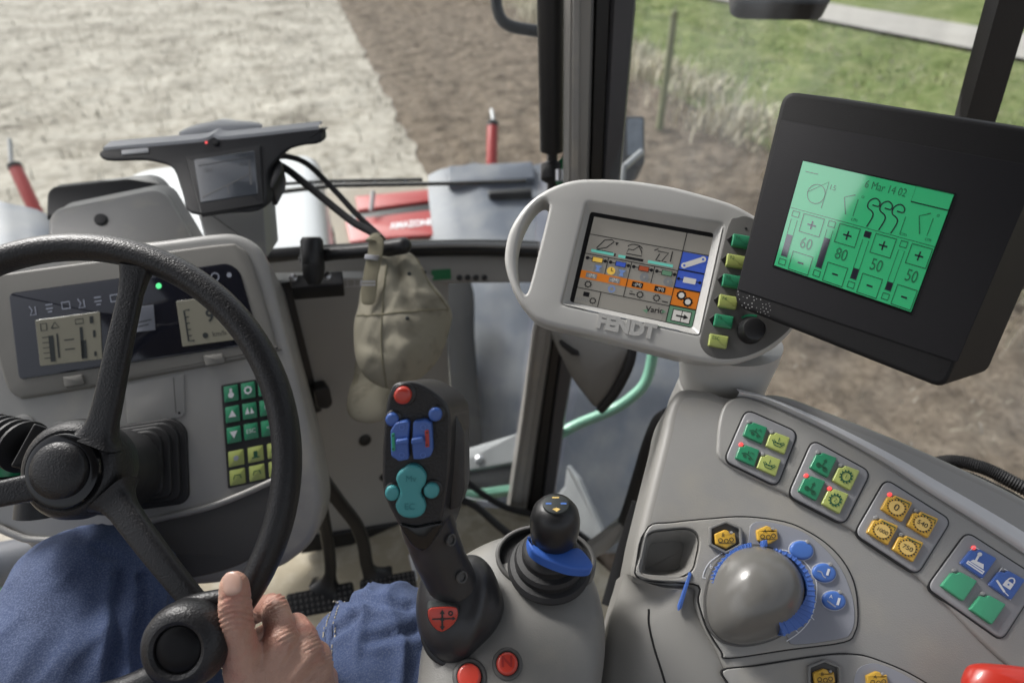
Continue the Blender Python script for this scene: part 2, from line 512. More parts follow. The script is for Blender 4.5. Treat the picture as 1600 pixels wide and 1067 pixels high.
# ================================================================ SETTING
SOIL = ground_mat('tilled soil', [(.32, (.034, .026, .019)), (.46, (.125, .099, .075)), (.6, (.215, .176, .137)), (.78, (.37, .325, .26))], 3.2, 22, bump=.8, bd=.05)
STUBBLE = ground_mat('bleached stubble', [(.34, (.07, .06, .048)), (.43, (.225, .204, .168)), (.53, (.375, .35, .302)), (.74, (.54, .507, .445))], .85, 5.5, bump=.7, bd=.05)
GRASSM = ground_mat('rough grass', [(.3, (.045, .07, .022)), (.44, (.12, .155, .05)), (.58, (.215, .235, .105)), (.75, (.36, .34, .22))], 1.1, 8, bump=.9, bd=.08)
ROADM = ground_mat('pale gravel', [(.2, (.29, .27, .245)), (.5, (.38, .36, .33)), (.8, (.45, .43, .4))], .6, 30, bump=.2, bd=.01)
def ground_sheet(name, m, edge_fn, x0, x1, y0, y1, step, z, amp, freq, seed, kind='structure'):
    nx, ny = int((x1 - x0) / step), int((y1 - y0) / step)
    vs, idx, fs = [], {}, []
    for j in range(ny + 1):
        for i in range(nx + 1):
            x, y = x0 + i * step, y0 + j * step
            lo, hi = edge_fn(y)
            x = min(max(x, lo), hi)
            p = Vector((x * freq + seed, y * freq, seed))
            h = noise.noise(p) * .6 + abs(noise.noise(p * 2.3)) * .8 + noise.noise(p * 5.1) * .35
            e = min(1, min(x - lo, hi - x) / .5, 1)
            vs.append((x, y, z + amp * h * max(e, .15)))
    for j in range(ny):
        for i in range(nx):
            a = j * (nx + 1) + i
            if abs(vs[a][0] - vs[a + 1][0]) < 1e-6 and abs(vs[a + nx + 1][0] - vs[a + nx + 2][0]) < 1e-6: continue
            fs.append((a, a + 1, a + nx + 2, a + nx + 1))
    b = MB(); b.add(vs, fs, m)
    return b.build(name, kind=kind, sharp=180, merge=False)
def edge(p, q):
    a, b = G(*p), G(*q)
    k = (b.x - a.x) / (b.y - a.y)
    return lambda y: a.x + k * (y - a.y)
e_stub = edge((655, 250), (527, 0))
e_grass = edge((1200, 238), (1005, 125))
e_road0 = edge((1515, 85), (1200, 22))
e_road1 = edge((1522, 50), (1290, 12))
b = MB(); b.poly([(-400, -300, -.15), (400, -300, -.15), (400, 500, -.15), (-400, 500, -.15)], SOIL)
b.build('ground', kind='structure')
ground_sheet('tilled_soil', SOIL, lambda y: (e_stub(y) - .1, e_grass(y) + .3), -6, 12, .3, 30, .065, -.02, .11, 1.9, 3.1)
ground_sheet('stubble_field', STUBBLE, lambda y: (-40, e_stub(y) + .12 * noise.noise(Vector((y * 1.7, 0, 4)))), -24, 6, 2.2, 42, .13, .0, .09, 1.1, 7.7)
ground_sheet('grass_verge', GRASSM, lambda y: (e_grass(y), e_road0(y)), 2, 26, 1, 46, .16, .03, .16, .9, 5.2)
ground_sheet('gravel_road', ROADM, lambda y: (e_road0(y) - .05, e_road1(y) + .05), 6, 36, 1, 46, .3, .12, .03, .8, 2.2)
ground_sheet('far_meadow', GRASSM, lambda y: (e_road1(y), 60), 8, 60, 1, 60, .4, .1, .2, .7, 9.2)
def straw(name, m_list, n, area_fn, h0, h1, w, lean, zf=0.0, lab=None):
    b = MB(); rr = random.Random(len(name))
    for _ in range(n):
        x, y = area_fn(rr)
        h = rr.uniform(h0, h1); a = rr.uniform(0, 6.28); t = rr.uniform(0, lean)
        d = Vector((math.cos(a) * math.sin(t), math.sin(a) * math.sin(t), math.cos(t)))
        sd = Vector((-math.sin(a), math.cos(a), 0)) * w * rr.uniform(.6, 1.4)
        o = Vector((x, y, zf))
        mid = o + d * h * .55 + Vector((0, 0, h * .05)); tip = o + d * h + Vector((d.x, d.y, -.4)) * h * .25
        b.add([o - sd, o + sd, mid + sd * .8, mid - sd * .8, tip], [(0, 1, 2, 3), (3, 2, 4)], rr.choice(m_list))
    return b.build(name, kind='stuff', merge=False, label=lab)
ST1 = mat('pale straw', (.46, .43, .36), .8, var=.15); ST2 = mat('dull straw', (.3, .27, .21), .85, var=.15)
ST3 = mat('grey straw', (.3, .28, .24), .85, var=.15)
GR1 = mat('green blade', (.15, .23, .06), .7, var=.2); GR2 = mat('yellow green blade', (.27, .31, .12), .7, var=.2)
def in_stubble(r):
    y = r.uniform(3, 24); return e_stub(y) - abs(r.gauss(0, 1)) * 6, y
def in_soil(r):
    y = r.uniform(1, 18); lo, hi = e_stub(y), e_grass(y); return r.uniform(lo, hi), y
def in_grass(r):
    y = r.uniform(2, 30); lo, hi = e_grass(y), e_road0(y); return lo + (hi - lo) * r.random() ** 1.3, y
def in_reed(r):
    while True:
        y = r.uniform(2, 26); c = noise.noise(Vector((y * .55, 3, 1)))
        if noise.noise(Vector((y * 1.3, 9, 1))) + r.uniform(-.3, .3) > -.12: return e_grass(y) + .3 + r.gauss(0, .4) + c * .5, y
straw('straw_litter', [ST1, ST1, ST2, ST3], 5000, in_stubble, .05, .2, .009, 1.5, .03)
straw('soil_straw', [ST2, ST3, ST3], 2200, in_soil, .03, .09, .004, 1.5, .05)
straw('meadow_grass', [GR1, GR1, GR2, ST2], 22000, in_grass, .05, .18, .010, 1.3, .02)
REED = mat('bleached reed', (.68, .62, .48), .8, var=.12)
straw('dry_reeds', [REED, ST1, REED, ST2], 8000, in_reed, .2, .5, .010, .8, .0)
def post(px, py, h, label):  # upright solid that stands for a reflection streak in the door glass
    g = G(px, py)
    t = thing('reflection_post', g, label, 'post')
    b = MB(); b.tube([g + Vector((0, 0, z)) for z in (-.1, h * .5, h)], [.055, .05, .048], REFLECTION, n=10)
    b.build('post_shaft', t)
    b = MB(); b.lathe(g + Vector((0, 0, h)), Vector((0, 0, 1)), [(.05, 0), (.04, .02), (.02, .035)], REFLECTION, n=10); b.build('post_top', t)
REFLECTION = mat('greenish reflection tone', (.23, .24, .14), .85, .6, 60, .2)
post(1030, 205, 1.5, 'upright post standing for a faint streak reflected in the door window')
# ================================================================ TRACTOR
TR = thing('tractor', (-.27, 1.2, 0), 'pale bonnet, grey mudguard and cab frame of the tractor seen through its windows', 'tractor')
PAINT = mat('pale bonnet paint', (.5, .51, .52), .3, .05, 300, .03, coat=.3)
GUARD = mat('dusty grey mudguard', (.11, .125, .155), .5, .3, 300, .15, wear=((.2, .205, .21), .45, .75, 6))
PILLAR = mat('grey pillar trim', (.29, .283, .265), .5, .3, 700, .05)
PILLAR_B = mat('slate pillar trim', (.075, .075, .082), .45, .3, 700, .06)
FRAME = mat('black frame paint', (.012, .012, .013), .4, .2, 400, .15)
CARPET = mat('tan floor mat', (.44, .39, .29), .95, 1.0, 260, .2, wear=((.56, .52, .42), .45, .7, 30))
MINT = mat('mint green painted steel', (.24, .52, .38), .35, .1, 200, .06, coat=.3)
STEEL = mat('dull grey steel and seal glint', (.32, .325, .33), .45, .2, 300, .1, metal=.3)
def strip(name, left, right, ds, m, depth=.03, parent=TR, bulge=.0):
    """a bar following two pixel edges, given thickness away from the camera"""
    b = MB(); n = len(left); vs, fs = [], []
    for (l, r, d) in zip(left, right, ds):
        a, c = P(*l, d), P(*r, d)
        k = FW * depth
        vs += [a + FW * depth * .35, a.lerp(c, .14), a.lerp(c, .86), c + FW * depth * .35, c + k, a + k]
    for i in range(n - 1):
        for k in range(6):
            k2 = (k + 1) % 6
            fs.append((i * 6 + k, i * 6 + k2, i * 6 + 6 + k2, i * 6 + 6 + k))
    fs += [tuple(range(6)), tuple((n - 1) * 6 + k for k in range(6))]
    b.add(vs, fs, m)
    return b.build(name, parent, sharp=50)
ys = [-260, 0, 280, 400, 515, 650, 790, 840]
dd = [.86, .95, 1.11, 1.2, 1.29, 1.4, 1.52, 1.57]
L1 = [884, 885, 883, 862, 833, 813, 792, 785]; R1 = [932, 930, 922, 898, 866, 846, 826, 820]
R2 = [957, 955, 942, 915, 880, 862, 846, 842]; R3 = [1002, 997, 972, 945, 908, 885, 866, 860]
pil = strip('pillar', list(zip(L1, ys)), list(zip(R1, ys)), dd, PILLAR, .05)
strip('pillar_groove', [(x - 1, y) for x, y in zip(R1, ys)], [(x + 1, y) for x, y in zip(R2, ys)], [d + .012 for d in dd], FRAME, .04, pil)
strip('pillar_cover', list(zip(R2, ys)), list(zip(R3, ys)), [d + .004 for d in dd], PILLAR_B, .05, pil)
strip('pillar_bead', [(x + 10, y) for x, y in zip(L1, ys)], [(x + 22, y) for x, y in zip(L1, ys)], [d - .004 for d in dd], GREY, .012, pil)
# gas strut in front of the pillar
b = MB()
b.tube([P(861, -260, .93), P(861, 0, 1.02), P(863, 235, 1.16)], [.0235, .023, .0225], FRAME, n=16)
b.tube([P(863, 233, 1.165), P(863, 300, 1.2)], .010, BLACK, n=10)
b.lathe(P(862, 268, 1.18), UP, [(.012, -.02), (.02, -.015), (.02, .012), (.012, .018)], RUBBER, n=14)
b.build('gas_strut', TR)
GRN = mat('green enamel', (.03, .2, .08), .3, coat=.4)
b = MB(); pl = Plane((860, 280, 1.17), (885, 240, 1.17), (885, 290, 1.16))
b.slab(pl, rnd([(862, 262), (882, 240), (884, 285), (868, 286)], 3), GRN, 0, -.012, 2)
b.tube([P(874, 266, 1.16), P(874, 283, 1.16)], .008, CHROME, n=10)
b.build('strut_bracket', TR)
# mirror and mirror arm
b = MB()
b.tube(spl([P(772, -120, 1.35), P(774, -30, 1.36), P(778, 18, 1.37), P(795, 40, 1.38), P(840, 49, 1.4), P(870, 52, 1.42)], 6, False), .0125, FRAME, n=12)
b.build('mirror_arm', TR)
pl = Plane((1150, -20, 1.3), (1300, -20, 1.3), (1225, 10, 1.28))
b = MB(); o = rnd([(1143, -110), (1305, -110), (1300, 1), (1285, 6), (1165, 4), (1150, -3)], 14)
b.slab(pl, o, FRAME, 0, -.04, 4)
b.flat(pl, inset(o, 6), mat('mirror glass', (.45, .48, .52), .05, metal=.9), .0006)
b.build('side_mirror', TR)
# work light beside the pillar
pl = Plane((978, 180, 1.75), (1012, 182, 1.75), (990, 260, 1.72))
LAMP = mat('dusty lamp lens', (.11, .13, .16), .35, var=.3, vscale=40, coat=.3)
b = MB(); b.slab(pl, rnd([(970, 180), (1008, 180), (1008, 256), (996, 262), (970, 258)], 6), BLACK, 0, -.09, 5)
b.flat(pl, rnd([(980, 186), (1004, 185), (1004, 240), (980, 244)], 4), LAMP, .0006)
wl_ = b.build('work_light', TR)
b = MB(); b.tube([P(1002, 238, 1.68), P(975, 262, 1.62)], .009, STEEL, n=10); b.tube([P(975, 258, 1.62), P(970, 300, 1.62)], .007, STEEL, n=10)
b.build('light_arm', wl_)
# bonnet
X0, X1 = -.79, -.045
b = MB(); M = F3(Vector((X0, 2.75, 1.88)), Vector((1, 0, 0)), Vector((0, -1, 0)))
b.slab(M, rnd([(0, 0), (X1 - X0, 0), (X1 - X0, 1.28), (0, 1.28)], [.18, .1, .02, .02], 8), PAINT, 0, -.75, .07, 6)
hd = b.build('bonnet', TR)
b = MB()
for k in range(7): b.box((X1 - .002, 1.9 + k * .1, 1.35), (X1 + .006, 1.95 + k * .1, 1.62), FRAME)
b.build('bonnet_vent', hd)
# mudguards
def guard(rows, name):
    rows2 = []
    for i in range(len(rows) - 1):
        for j in range(6):
            t = j / 6
            rows2.append(tuple(a * (1 - t) + c * t for a, c in zip(rows[i], rows[i + 1])))
    rows2.append(rows[-1])
    nx = 14; vs, fs = [], []
    for top in (0, 1):
        for (y, xl, xr, d) in rows2:
            for i in range(nx + 1):
                t = i / nx
                p = P(xl + (xr - xl) * t, y, d)
                e = abs(t - .5) * 2
                p += Vector((0, 0, -.045 * e ** 5 - .012 * top)) 
                p += Vector((0, 0, .012 * math.exp(-((t - .3) / .04) ** 2) + .012 * math.exp(-((t - .72) / .04) ** 2)))
                vs.append(p)
    n1 = len(rows2) * (nx + 1)
    for top in (0, 1):
        for r in range(len(rows2) - 1):
            for i in range(nx):
                a = top * n1 + r * (nx + 1) + i
                fs.append((a, a + 1, a + nx + 2, a + nx + 1))
    m = len(rows2)
    rim = [i for i in range(nx + 1)] + [r * (nx + 1) + nx for r in range(1, m)] + [(m - 1) * (nx + 1) + i for i in range(nx - 1, -1, -1)] + [r * (nx + 1) for r in range(m - 2, 0, -1)]
    for k in range(len(rim)):
        a, c = rim[k], rim[(k + 1) % len(rim)]
        fs.append((a, c, c + n1, a + n1))
    b = MB(); b.add(vs, fs, GUARD)
    return b.build(name, TR, sharp=60)
mg = guard([(258, 668, 925, 2.75), (290, 668, 950, 2.68), (340, 674, 985, 2.56), (440, 694, 1050, 2.36), (600, 716, 1108, 2.16), (760, 742, 1150, 2.1), (860, 752, 1160, 2.08)], 'mudguard')
b = MB()
pl = Plane((690, 275, 2.7), (800, 272, 2.7), (750, 400, 2.44))
b.slab(Plane((690, 275, 2.69), (800, 272, 2.69), (750, 330, 2.57)), rnd([(700, 262), (832, 255), (836, 282), (700, 290)], 4), GUARD, .012, -.03, 3)
b.slab(Plane((690, 275, 2.68), (800, 272, 2.68), (750, 330, 2.555)), rnd([(762, 300), (830, 296), (832, 303), (764, 307)], 2), FRAME, .012, -.03, 2)
b.build('guard_flap', mg)
b = MB(); b.slab(Plane((694, 441, 2.2), (738, 445, 2.2), (720, 690, 2.05)), spl([(690, 436), (736, 440), (741, 520), (748, 610), (752, 700), (716, 704), (703, 600), (696, 520)], 4), RUBBER, 0, -.05, 3, 2); b.build('mud_flap', mg)
TYRE = mat('muddy tyre rubber', (.04, .04, .042), .85, .5, 60, .2, wear=((.16, .14, .11), .42, .7, 9))
b = MB(); wc = Vector((.74, 2.30, .80))
b.lathe(wc, Vector((1, 0, 0)), [(.4, -.24), (.66, -.25), (.73, -.2), (.75, -.1), (.75, .1), (.73, .2), (.66, .25), (.4, .24)], TYRE, n=56, xd=Vector((0, 1, 0)))
for k in range(22):
    for sg in (-1, 1):
        a = 2 * math.pi * (k + (.5 if sg > 0 else 0)) / 22
        r0 = lambda x, an, rr_: wc + Vector((x, rr_ * math.cos(an), rr_ * math.sin(an)))
        b.add([r0(0, a, .74), r0(sg * .24, a + .16, .72), r0(sg * .24, a + .24, .72), r0(0, a + .09, .74),
               r0(0, a, .79), r0(sg * .24, a + .16, .76), r0(sg * .24, a + .24, .76), r0(0, a + .09, .79)],
              [(0, 1, 5, 4), (1, 2, 6, 5), (2, 3, 7, 6), (3, 0, 4, 7), (4, 5, 6, 7)], TYRE)
b.build('tyre', TR, sharp=30)
guard([(318, -190, 72, 2.05), (345, -200, 80, 1.95), (420, -230, 95, 1.75), (520, -260, 110, 1.65)], 'mudguard')
# windscreen, lower front window, door window
GL = glass('window glass', (.97, .985, .98), dirt=.025)
GLD = glass('dusty window glass', (.95, .97, .97), dirt=.13)
def pane(pts, name, m, th=.004):
    b = MB(); n = len(pts); f = [P(*p) for p in pts]
    k = (f[1] - f[0]).cross(f[2] - f[0]).normalized() * th
    b.poly(f, m); b.poly([p + k for p in f], m)
    for i in range(n): b.poly([f[i], f[(i + 1) % n], f[(i + 1) % n] + k, f[i] + k], m)
    return b.build(name, TR)
pane([(-500, 430, 1.33), (420, 402, 1.33), (835, 392, 1.25), (880, -260, .93), (-500, -260, 1.0)], 'windscreen', GL)
pane([(700, 436, 1.3), (834, 436, 1.26), (792, 790, 1.52), (690, 770, 1.55)], 'lower_window', GLD)
pane([(985, -260, .87), (945, 420, 1.2), (862, 800, 1.53), (1010, 900, 1.25), (1750, 1000, .86), (1750, -260, .75)], 'door_window', GLD)
# sill bar below the windscreen
sp = [(405, 402, 1.31), (520, 394, 1.3), (640, 389, 1.28), (740, 387, 1.26), (842, 390, 1.24)]
b = MB(); b.tube(spl([P(*p) for p in sp], 6, False), .0165, FRAME, n=14); b.tube(spl([P(x, y - 5, d - .018) for x, y, d in sp[1:]], 6, False), .0055, STEEL, n=10)  # the thin paler tube stands for the bright highlight along the seal
b.build('windscreen_seal', TR)
pl = Plane((430, 420, 1.3), (830, 415, 1.26), (640, 440, 1.28))
b = MB(); b.slab(pl, [(400, 404), (640, 398), (842, 398), (838, 440), (690, 441), (400, 452)], PILLAR, 0, -.03, 2)
lf = b.build('window_rail', TR)
b = MB(); b.slab(pl, rnd([(674, 422), (704, 420), (705, 436), (675, 438)], 2), mat('green sticker', (.02, .16, .06), .4), .0015, .0002, .5); b.build('sticker', lf)
b = MB()
for x in (718, 731, 744, 757): b.lathe(pl.at(x, 434, .0), pl.n, [(.006, 0), (.006, .003), (.003, .005)], BLACK, n=10)
b.build('rivets', lf)
# front wall left of the window
pl = Plane((470, 480, 1.16), (690, 460, 1.3), (560, 800, 1.42))
WALL = mat('front wall plastic', (.37, .36, .335), .5, .3, 700, .05)
b = MB(); b.slab(pl, rnd([(380, 440), (702, 430), (700, 560), (712, 700), (726, 800), (640, 822), (480, 845), (380, 860)], 8), WALL, 0, -.04, 3)
fw_ = b.build('front_wall', TR)
b = MB(); b.slab(pl, [(470, 838), (640, 812), (728, 790), (730, 812), (640, 832), (470, 862)], FRAME, .008, -.04, 2); b.build('wall_seal', fw_)
b = MB(); b.slab(pl, [(438, 440), (452, 438), (502, 640), (490, 645)], FRAME, .006, -.01, 2); b.build('wall_gap_strip', fw_)
b = MB()
for x, y, r in ((570, 687, 10), (598, 745, 6)): b.lathe(pl.at(x, y, 0), pl.n, [(r * .0013, 0), (r * .0013, .004), (r * .0006, .006)], BLACK, n=16)
b.build('wall_plug', fw_)
b = MB(); b.slab(pl, rnd([(484, 598), (508, 593), (514, 620), (507, 628), (488, 627)], 6), BLACK, .03, -.01, 3); b.slab(pl, rnd([(470, 600), (482, 596), (486, 632), (474, 630)], 4), RUBBER, .012, -.01, 2)
b.build('wall_latch', fw_)
b = MB()
for k in range(4): b.frame2(pl, 524 + 11 * k, 429 - k * .8, 535 + 11 * k, 440 - k * .8, 2.2, GREY_PALE_LIT, .03)
b.build('vent_clip', fw_)
# floor and lower frame
ZF = 1.55
b = MB(); M = F3(Vector((-1.1, 1.35, ZF)), Vector((1, 0, 0)), Vector((0, -1, 0)))
fo = [(G(*q, ZF) - M.o) for q in ((300, 840), (560, 818), (728, 790), (800, 796), (860, 800), (905, 850), (960, 900), (960, 1250), (-300, 1250), (-300, 950))]
b.slab(M, [(v.x, -v.y) for v in fo], CARPET, 0, -.04)
b.build('cab_floor', TR)
b = MB(); pl = Plane((720, 700, 1.62), (800, 680, 1.62), (760, 740, 1.58))
b.slab(pl, rnd([(690, 712), (810, 676), (806, 722), (690, 742)], 4), STEEL, 0, -.05, 3)
b.lathe(pl.at(749, 718, 0), pl.n, [(.011, 0), (.011, .006), (.006, .009)], CHROME, n=12)
b.build('frame_beam', TR)
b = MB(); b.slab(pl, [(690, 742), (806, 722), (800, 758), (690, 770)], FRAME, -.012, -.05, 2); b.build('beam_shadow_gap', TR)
b = MB(); b.slab(pl, rnd([(690, 772), (798, 757), (797, 769), (690, 785)], 3), MINT, .004, -.03, 3); b.build('mint_edge', TR)
b = MB(); b.tube(spl([P(866, 684, 1.48), P(900, 664, 1.48), P(955, 641, 1.47), P(985, 622, 1.46), (P(1008, 598, 1.45)), P(1019, 560, 1.44), P(1026, 500, 1.42), P(1032, 430, 1.4)], 6, False), .0125, MINT, n=12)
b.build('handrail', TR)
b = MB(); pl = Plane((890, 730, 1.75), (940, 830, 1.7), (862, 800, 1.75))
b.slab(pl, rnd([(886, 726), (905, 748), (942, 832), (925, 850), (862, 800), (868, 776), (882, 760)], 4), mat('pale step plate', (.42, .43, .44), .5, .2, 300, .1), 0, -.03, 3)
b.build('step_plate', TR)
# door trim pocket
pl = Plane((870, 520, 1.2), (985, 545, 1.14), (930, 640, 1.22))
b = MB(); b.pillow(pl, spl([(862, 505), (930, 515), (986, 535), (978, 575), (958, 615), (936, 636), (915, 615), (888, 575)], 5), GREY_MID, .03, .01, 8)
dp = b.build('door_pocket', TR)
b = MB(); b.tube(spl([P(990, 530, 1.13), P(983, 570, 1.14), P(962, 612, 1.17), P(938, 640, 1.2)], 6, False), .009, RUBBER, n=10); b.build('pocket_seal', dp)
b = MB(); b.slab(pl, [(884, 524), (912, 540), (914, 546), (904, 545), (888, 532)], BLACK, .033, .01, 1); b.build('pocket_slot', dp)
# curved door frame
b = MB(); b.tube(spl([P(1046, 652, 1.02), P(1030, 664, 1.06), P(1014, 700, 1.12), P(998, 750, 1.2), P(982, 800, 1.28), P(968, 835, 1.34)], 6, False), [.013] * 31, RUBBER, n=12, asp=1.3); b.build('door_seal', TR)
b = MB(); b.tube([P(985, 812, 1.3), P(940, 848, 1.36), P(890, 880, 1.4)], .016, PILLAR, n=10, sq=4); b.build('door_sill', TR)
b = MB(); b.tube([P(995, 785, 1.0), P(975, 850, 1.0), P(948, 945, .98)], .008, RUBBER, n=10, sq=4); b.build('door_edge_trim', TR)
# left sill seen at the lower left corner
b = MB(); b.tube([P(-120, 905, 1.25), P(70, 868, 1.3), P(200, 850, 1.34)], .045, GUARD, n=14); b.build('door_sill', TR)
b = MB(); b.tube([P(-120, 945, 1.3), P(40, 906, 1.34), P(140, 880, 1.36)], .010, MINT, n=10); b.build('mint_edge', TR)
# wiper
wp = MB(); wp.tube([P(405, 303, 1.5), P(520, 290, 1.5), P(700, 287, 1.5), P(822, 283, 1.48)], [.007, .006, .005, .004], BLACK, n=8)
wpo = wp.build('wiper', TR)
b = MB(); b.tube([P(400, 290, 1.52), P(520, 283, 1.52), P(660, 281, 1.52)], .0045, RUBBER, n=8)
for k in range(5): b.tube([P(440 + k * 48, 288 - k, 1.51), P(443 + k * 48, 293 - k, 1.51)], .005, STEEL, n=6)
b.build('wiper_blade', wpo)
# unseen cab roof, right side cut short to let light reach the rail
ROOF = mat('cab roof lining', (.09, .09, .088), .8, .4, 200, .05)
b = MB(); M = F3(Vector((0, 0, 3.26)), Vector((1, 0, 0)), Vector((0, 1, 0)))
glare_hatch = rnd([(-1.02, .20), (-.36, .31), (-.30, .86), (-1.02, .86)], .06)  # hatch added out of view so reflected sky glares on the green screen
b.slab(M, rnd([(-1.15, -1.0), (.58, -1.0), (.58, 1.05), (-1.15, 1.05)], .1), ROOF, 0, -.1, .02, 3, holes=[glare_hatch]); rf = b.build('cab_roof', TR)
b = MB(); b.line(M, glare_hatch, .05, BLACK, .004, True); b.build('added_hatch_frame', rf)
# ================================================================ FRONT IMPLEMENT
REDP = mat('red implement paint', (.33, .018, .016), .4, .1, 200, .1, coat=.2)
DUST = mat('dusty cream steel', (.3, .265, .215), .8, .4, 60, .15)
IM = thing('front_implement', G(600, 330), 'red dusty implement box with pale lettering mounted ahead of the bonnet', 'implement')
pl = Plane((520, 345, 3.3), (680, 330, 3.3), (600, 300, 3.45))
b = MB()
b.slab(pl, rnd([(505, 300), (660, 282), (684, 345), (678, 382), (520, 395), (500, 380)], 5), DUST, 0, -.3, 3)
bx = b.build('implement_box', IM)
b = MB(); b.slab(pl, rnd([(556, 311), (672, 300), (676, 318), (560, 334)], 3), REDP, .02, -.02, 2)
b.slab(pl, rnd([(540, 348), (680, 332), (684, 372), (612, 376), (548, 384)], 3), REDP, .02, -.02, 2); b.build('red_panel', bx)
b = MB(); b.text(pl, 'AMAZONE', 644, 356, 13, WHITE, .0225, rot=-6, bold=.03, sx=1.05); b.build('lettering', bx)
b = MB(); b.slab(pl, rnd([(548, 335), (676, 319), (678, 331), (544, 347)], 2), FRAME, .006, -.02, 1); b.slab(pl, rnd([(600, 384), (680, 374), (680, 382), (560, 392)], 2), FRAME, .006, -.02, 1); b.build('dark_gap', bx)
b = MB(); b.tube([P(580, 330, 3.25), P(583, 300, 3.28)], .012, STEEL, n=8); b.tube([P(553, 378, 3.24), P(553, 352, 3.24)], .025, WHITE, n=10)
b.build('fitting', bx)
b = MB(); b.slab(pl, rnd([(672, 382), (690, 342), (694, 345), (690, 375)], 2), STEEL, .02, -.05, 1); b.build('steel_edge', bx)
def marker(a, c, rod0, rod1, d, lab):
    t = thing('marker_post', P(*a, d), lab, 'marker', 'red marker posts of the front implement')
    p, q = P(*a, d), P(*c, d * 1.01)
    ax = (q - p).normalized()
    b = MB(); L_ = (q - p).length
    b.lathe(p, ax, [(.028, 0), (.028, L_ * .93), (.022, L_)], REDP, n=16); b.build('post_tube', t)
    b = MB(); b.tube([P(*rod0, d * 1.01), P(*rod1, d * 1.03)], .010, STEEL, n=8); b.build('post_rod', t)
    b = MB(); b.lathe(q, ax, [(.03, -.02), (.03, .0), (.012, .015)], BLACK, n=12); b.build('post_cap', t)
marker((60, 340), (22, 258), (18, 262), (15, 218), 2.9, 'leaning red marker post with thin rod at the left, beyond the mudguard')
marker((768, 268), (770, 192), (772, 196), (768, 172), 3.2, 'upright red marker post with thin rod above the right grey mudguard')
# ================================================================ INSTRUMENT PANEL
D = Plane((30, 480, .85), (400, 450, .92), (250, 720, .86))
DP = thing('instrument_panel', D.at(230, 900, -.2), 'grey instrument panel behind the steering wheel with two cream displays', 'dashboard')
body = spl([(-90, 430), (20, 404), (120, 388), (250, 374), (330, 364), (368, 364), (398, 378), (414, 400), (426, 440), (446, 520), (470, 610), (490, 690), (503, 765), (502, 805), (490, 842), (462, 870), (420, 892), (300, 915), (150, 890), (60, 866), (10, 830), (-90, 800)], 4)
b = MB(); b.slab(D, body, GREY, 0, -.2, 14, 5, bevk=1.0); shell = b.build('shell', DP)
low = spl([(60, 842), (165, 836), (245, 808), (335, 788), (430, 748), (446, 760), (444, 800), (420, 850), (370, 885), (280, 905), (180, 892), (100, 870)], 4)
b = MB(); b.slab(D, low, GREY_DARK, .002, -.05, 6, 3); b.build('knee_guard', DP)
b = MB(); b.tube([D.at(x, y, .003) for x, y in spl([(-60, 806), (-10, 820), (22, 834), (60, 843), (165, 838), (245, 811), (335, 789), (430, 749), (452, 735)], 5, False)], .0045, GREY, n=10); b.build('lower_lip', DP)
bez = spl([(-40, 440), (20, 427), (180, 405), (345, 383), (374, 386), (392, 405), (412, 465), (431, 535), (424, 552), (240, 588), (60, 620), (30, 620), (12, 600), (-6, 540)], 4)
b = MB(); b.slab(D, bez, BEZEL, .006, -.01, 5, 3)
cl = rnd([(18, 460), (358, 413), (376, 425), (392, 480), (408, 537), (34, 594)], 9)
b.recess(D, inset(cl, 1), BLACK, .0065, .0062)
bz = b.build('bezel', DP)
b = MB(); b.slab(D, cl, mat('smoked cluster window', (.012, .013, .02), .08, var=.1, coat=.6), .008, .002, 2, 2)
win = b.build('cluster_window', bz)
LCD = mat('cream display', (.21, .2, .155), .35, var=.05, emit=.06)
LCDG = mat('grey display', (.2, .21, .24), .3, var=.05)
def lcd(tl, tr, br, bl, fn, m=LCD, name='display'):
    q = Q(D, tl, tr, br, bl, 100, 80); b = MB(); b.slab(q, rnd([(0, 0), (100, 0), (100, 80), (0, 80)], 2), m, .0092, .0075, .5, 1)
    fn(b, q); return b.build(name, win)
def f1(b, q):
    o = .0097
    for x, y0, y1, w in ((22, 30, 75, 8), (32, 28, 70, 3), (70, 22, 74, 5), (72, 45, 76, 9)): b.box2(q, x - w / 2, y0, x + w / 2, y1, INK, o)
    for k in range(5): b.line(q, [(8, 32 + k * 9), (18, 32 + k * 9)], 1.4, INK, o)
    b.frame2(q, 8, 8, 17, 20, 1.8, INK, o); b.line(q, [(24, 18), (30, 8), (36, 18), (24, 18)], 2, INK, o)
    b.frame2(q, 62, 8, 74, 16, 1.8, INK, o); b.box2(q, 84, 6, 90, 18, INK, o); b.box2(q, 88, 30, 92, 42, INK, o); b.box2(q, 88, 66, 92, 74, INK, o)
    b.box2(q, 42, 40, 58, 42, INK, o); b.box2(q, 42, 56, 58, 58, INK, o)
def f2(b, q):
    o = .0097
    b.line(q, [(22, 18), (12, 18), (12, 72), (22, 72)], 3, INK, o)
    for k in range(4): b.line(q, [(12, 30 + k * 11), (19, 30 + k * 11)], 2, INK, o)
    b.text(q, '9', 56, 34, 30, INK, o, bold=.02); b.text(q, '8', 80, 30, 26, INK, o)
    b.disc(q, 42, 66, 5, INK, off=o); b.text(q, 'km/h', 66, 66, 12, INK, o)
lcd((60, 502), (160, 489), (164, 562), (68, 573), f1)
lcd((278, 473), (362, 461), (378, 531), (288, 543), f2)
lcd((217, 482), (243, 478), (246, 517), (213, 521), lambda b, q: (b.line(q, [(15, 50), (85, 46)], 3, INK, .0097), b.line(q, [(15, 64), (70, 60)], 3, INK, .0097)), LCDG, 'small_display')
b = MB()
IC = mat('dim pictogram', (.34, .36, .42), .4)
q = Q(D, (40, 480), (200, 456), (203, 474), (43, 498), 160, 18)
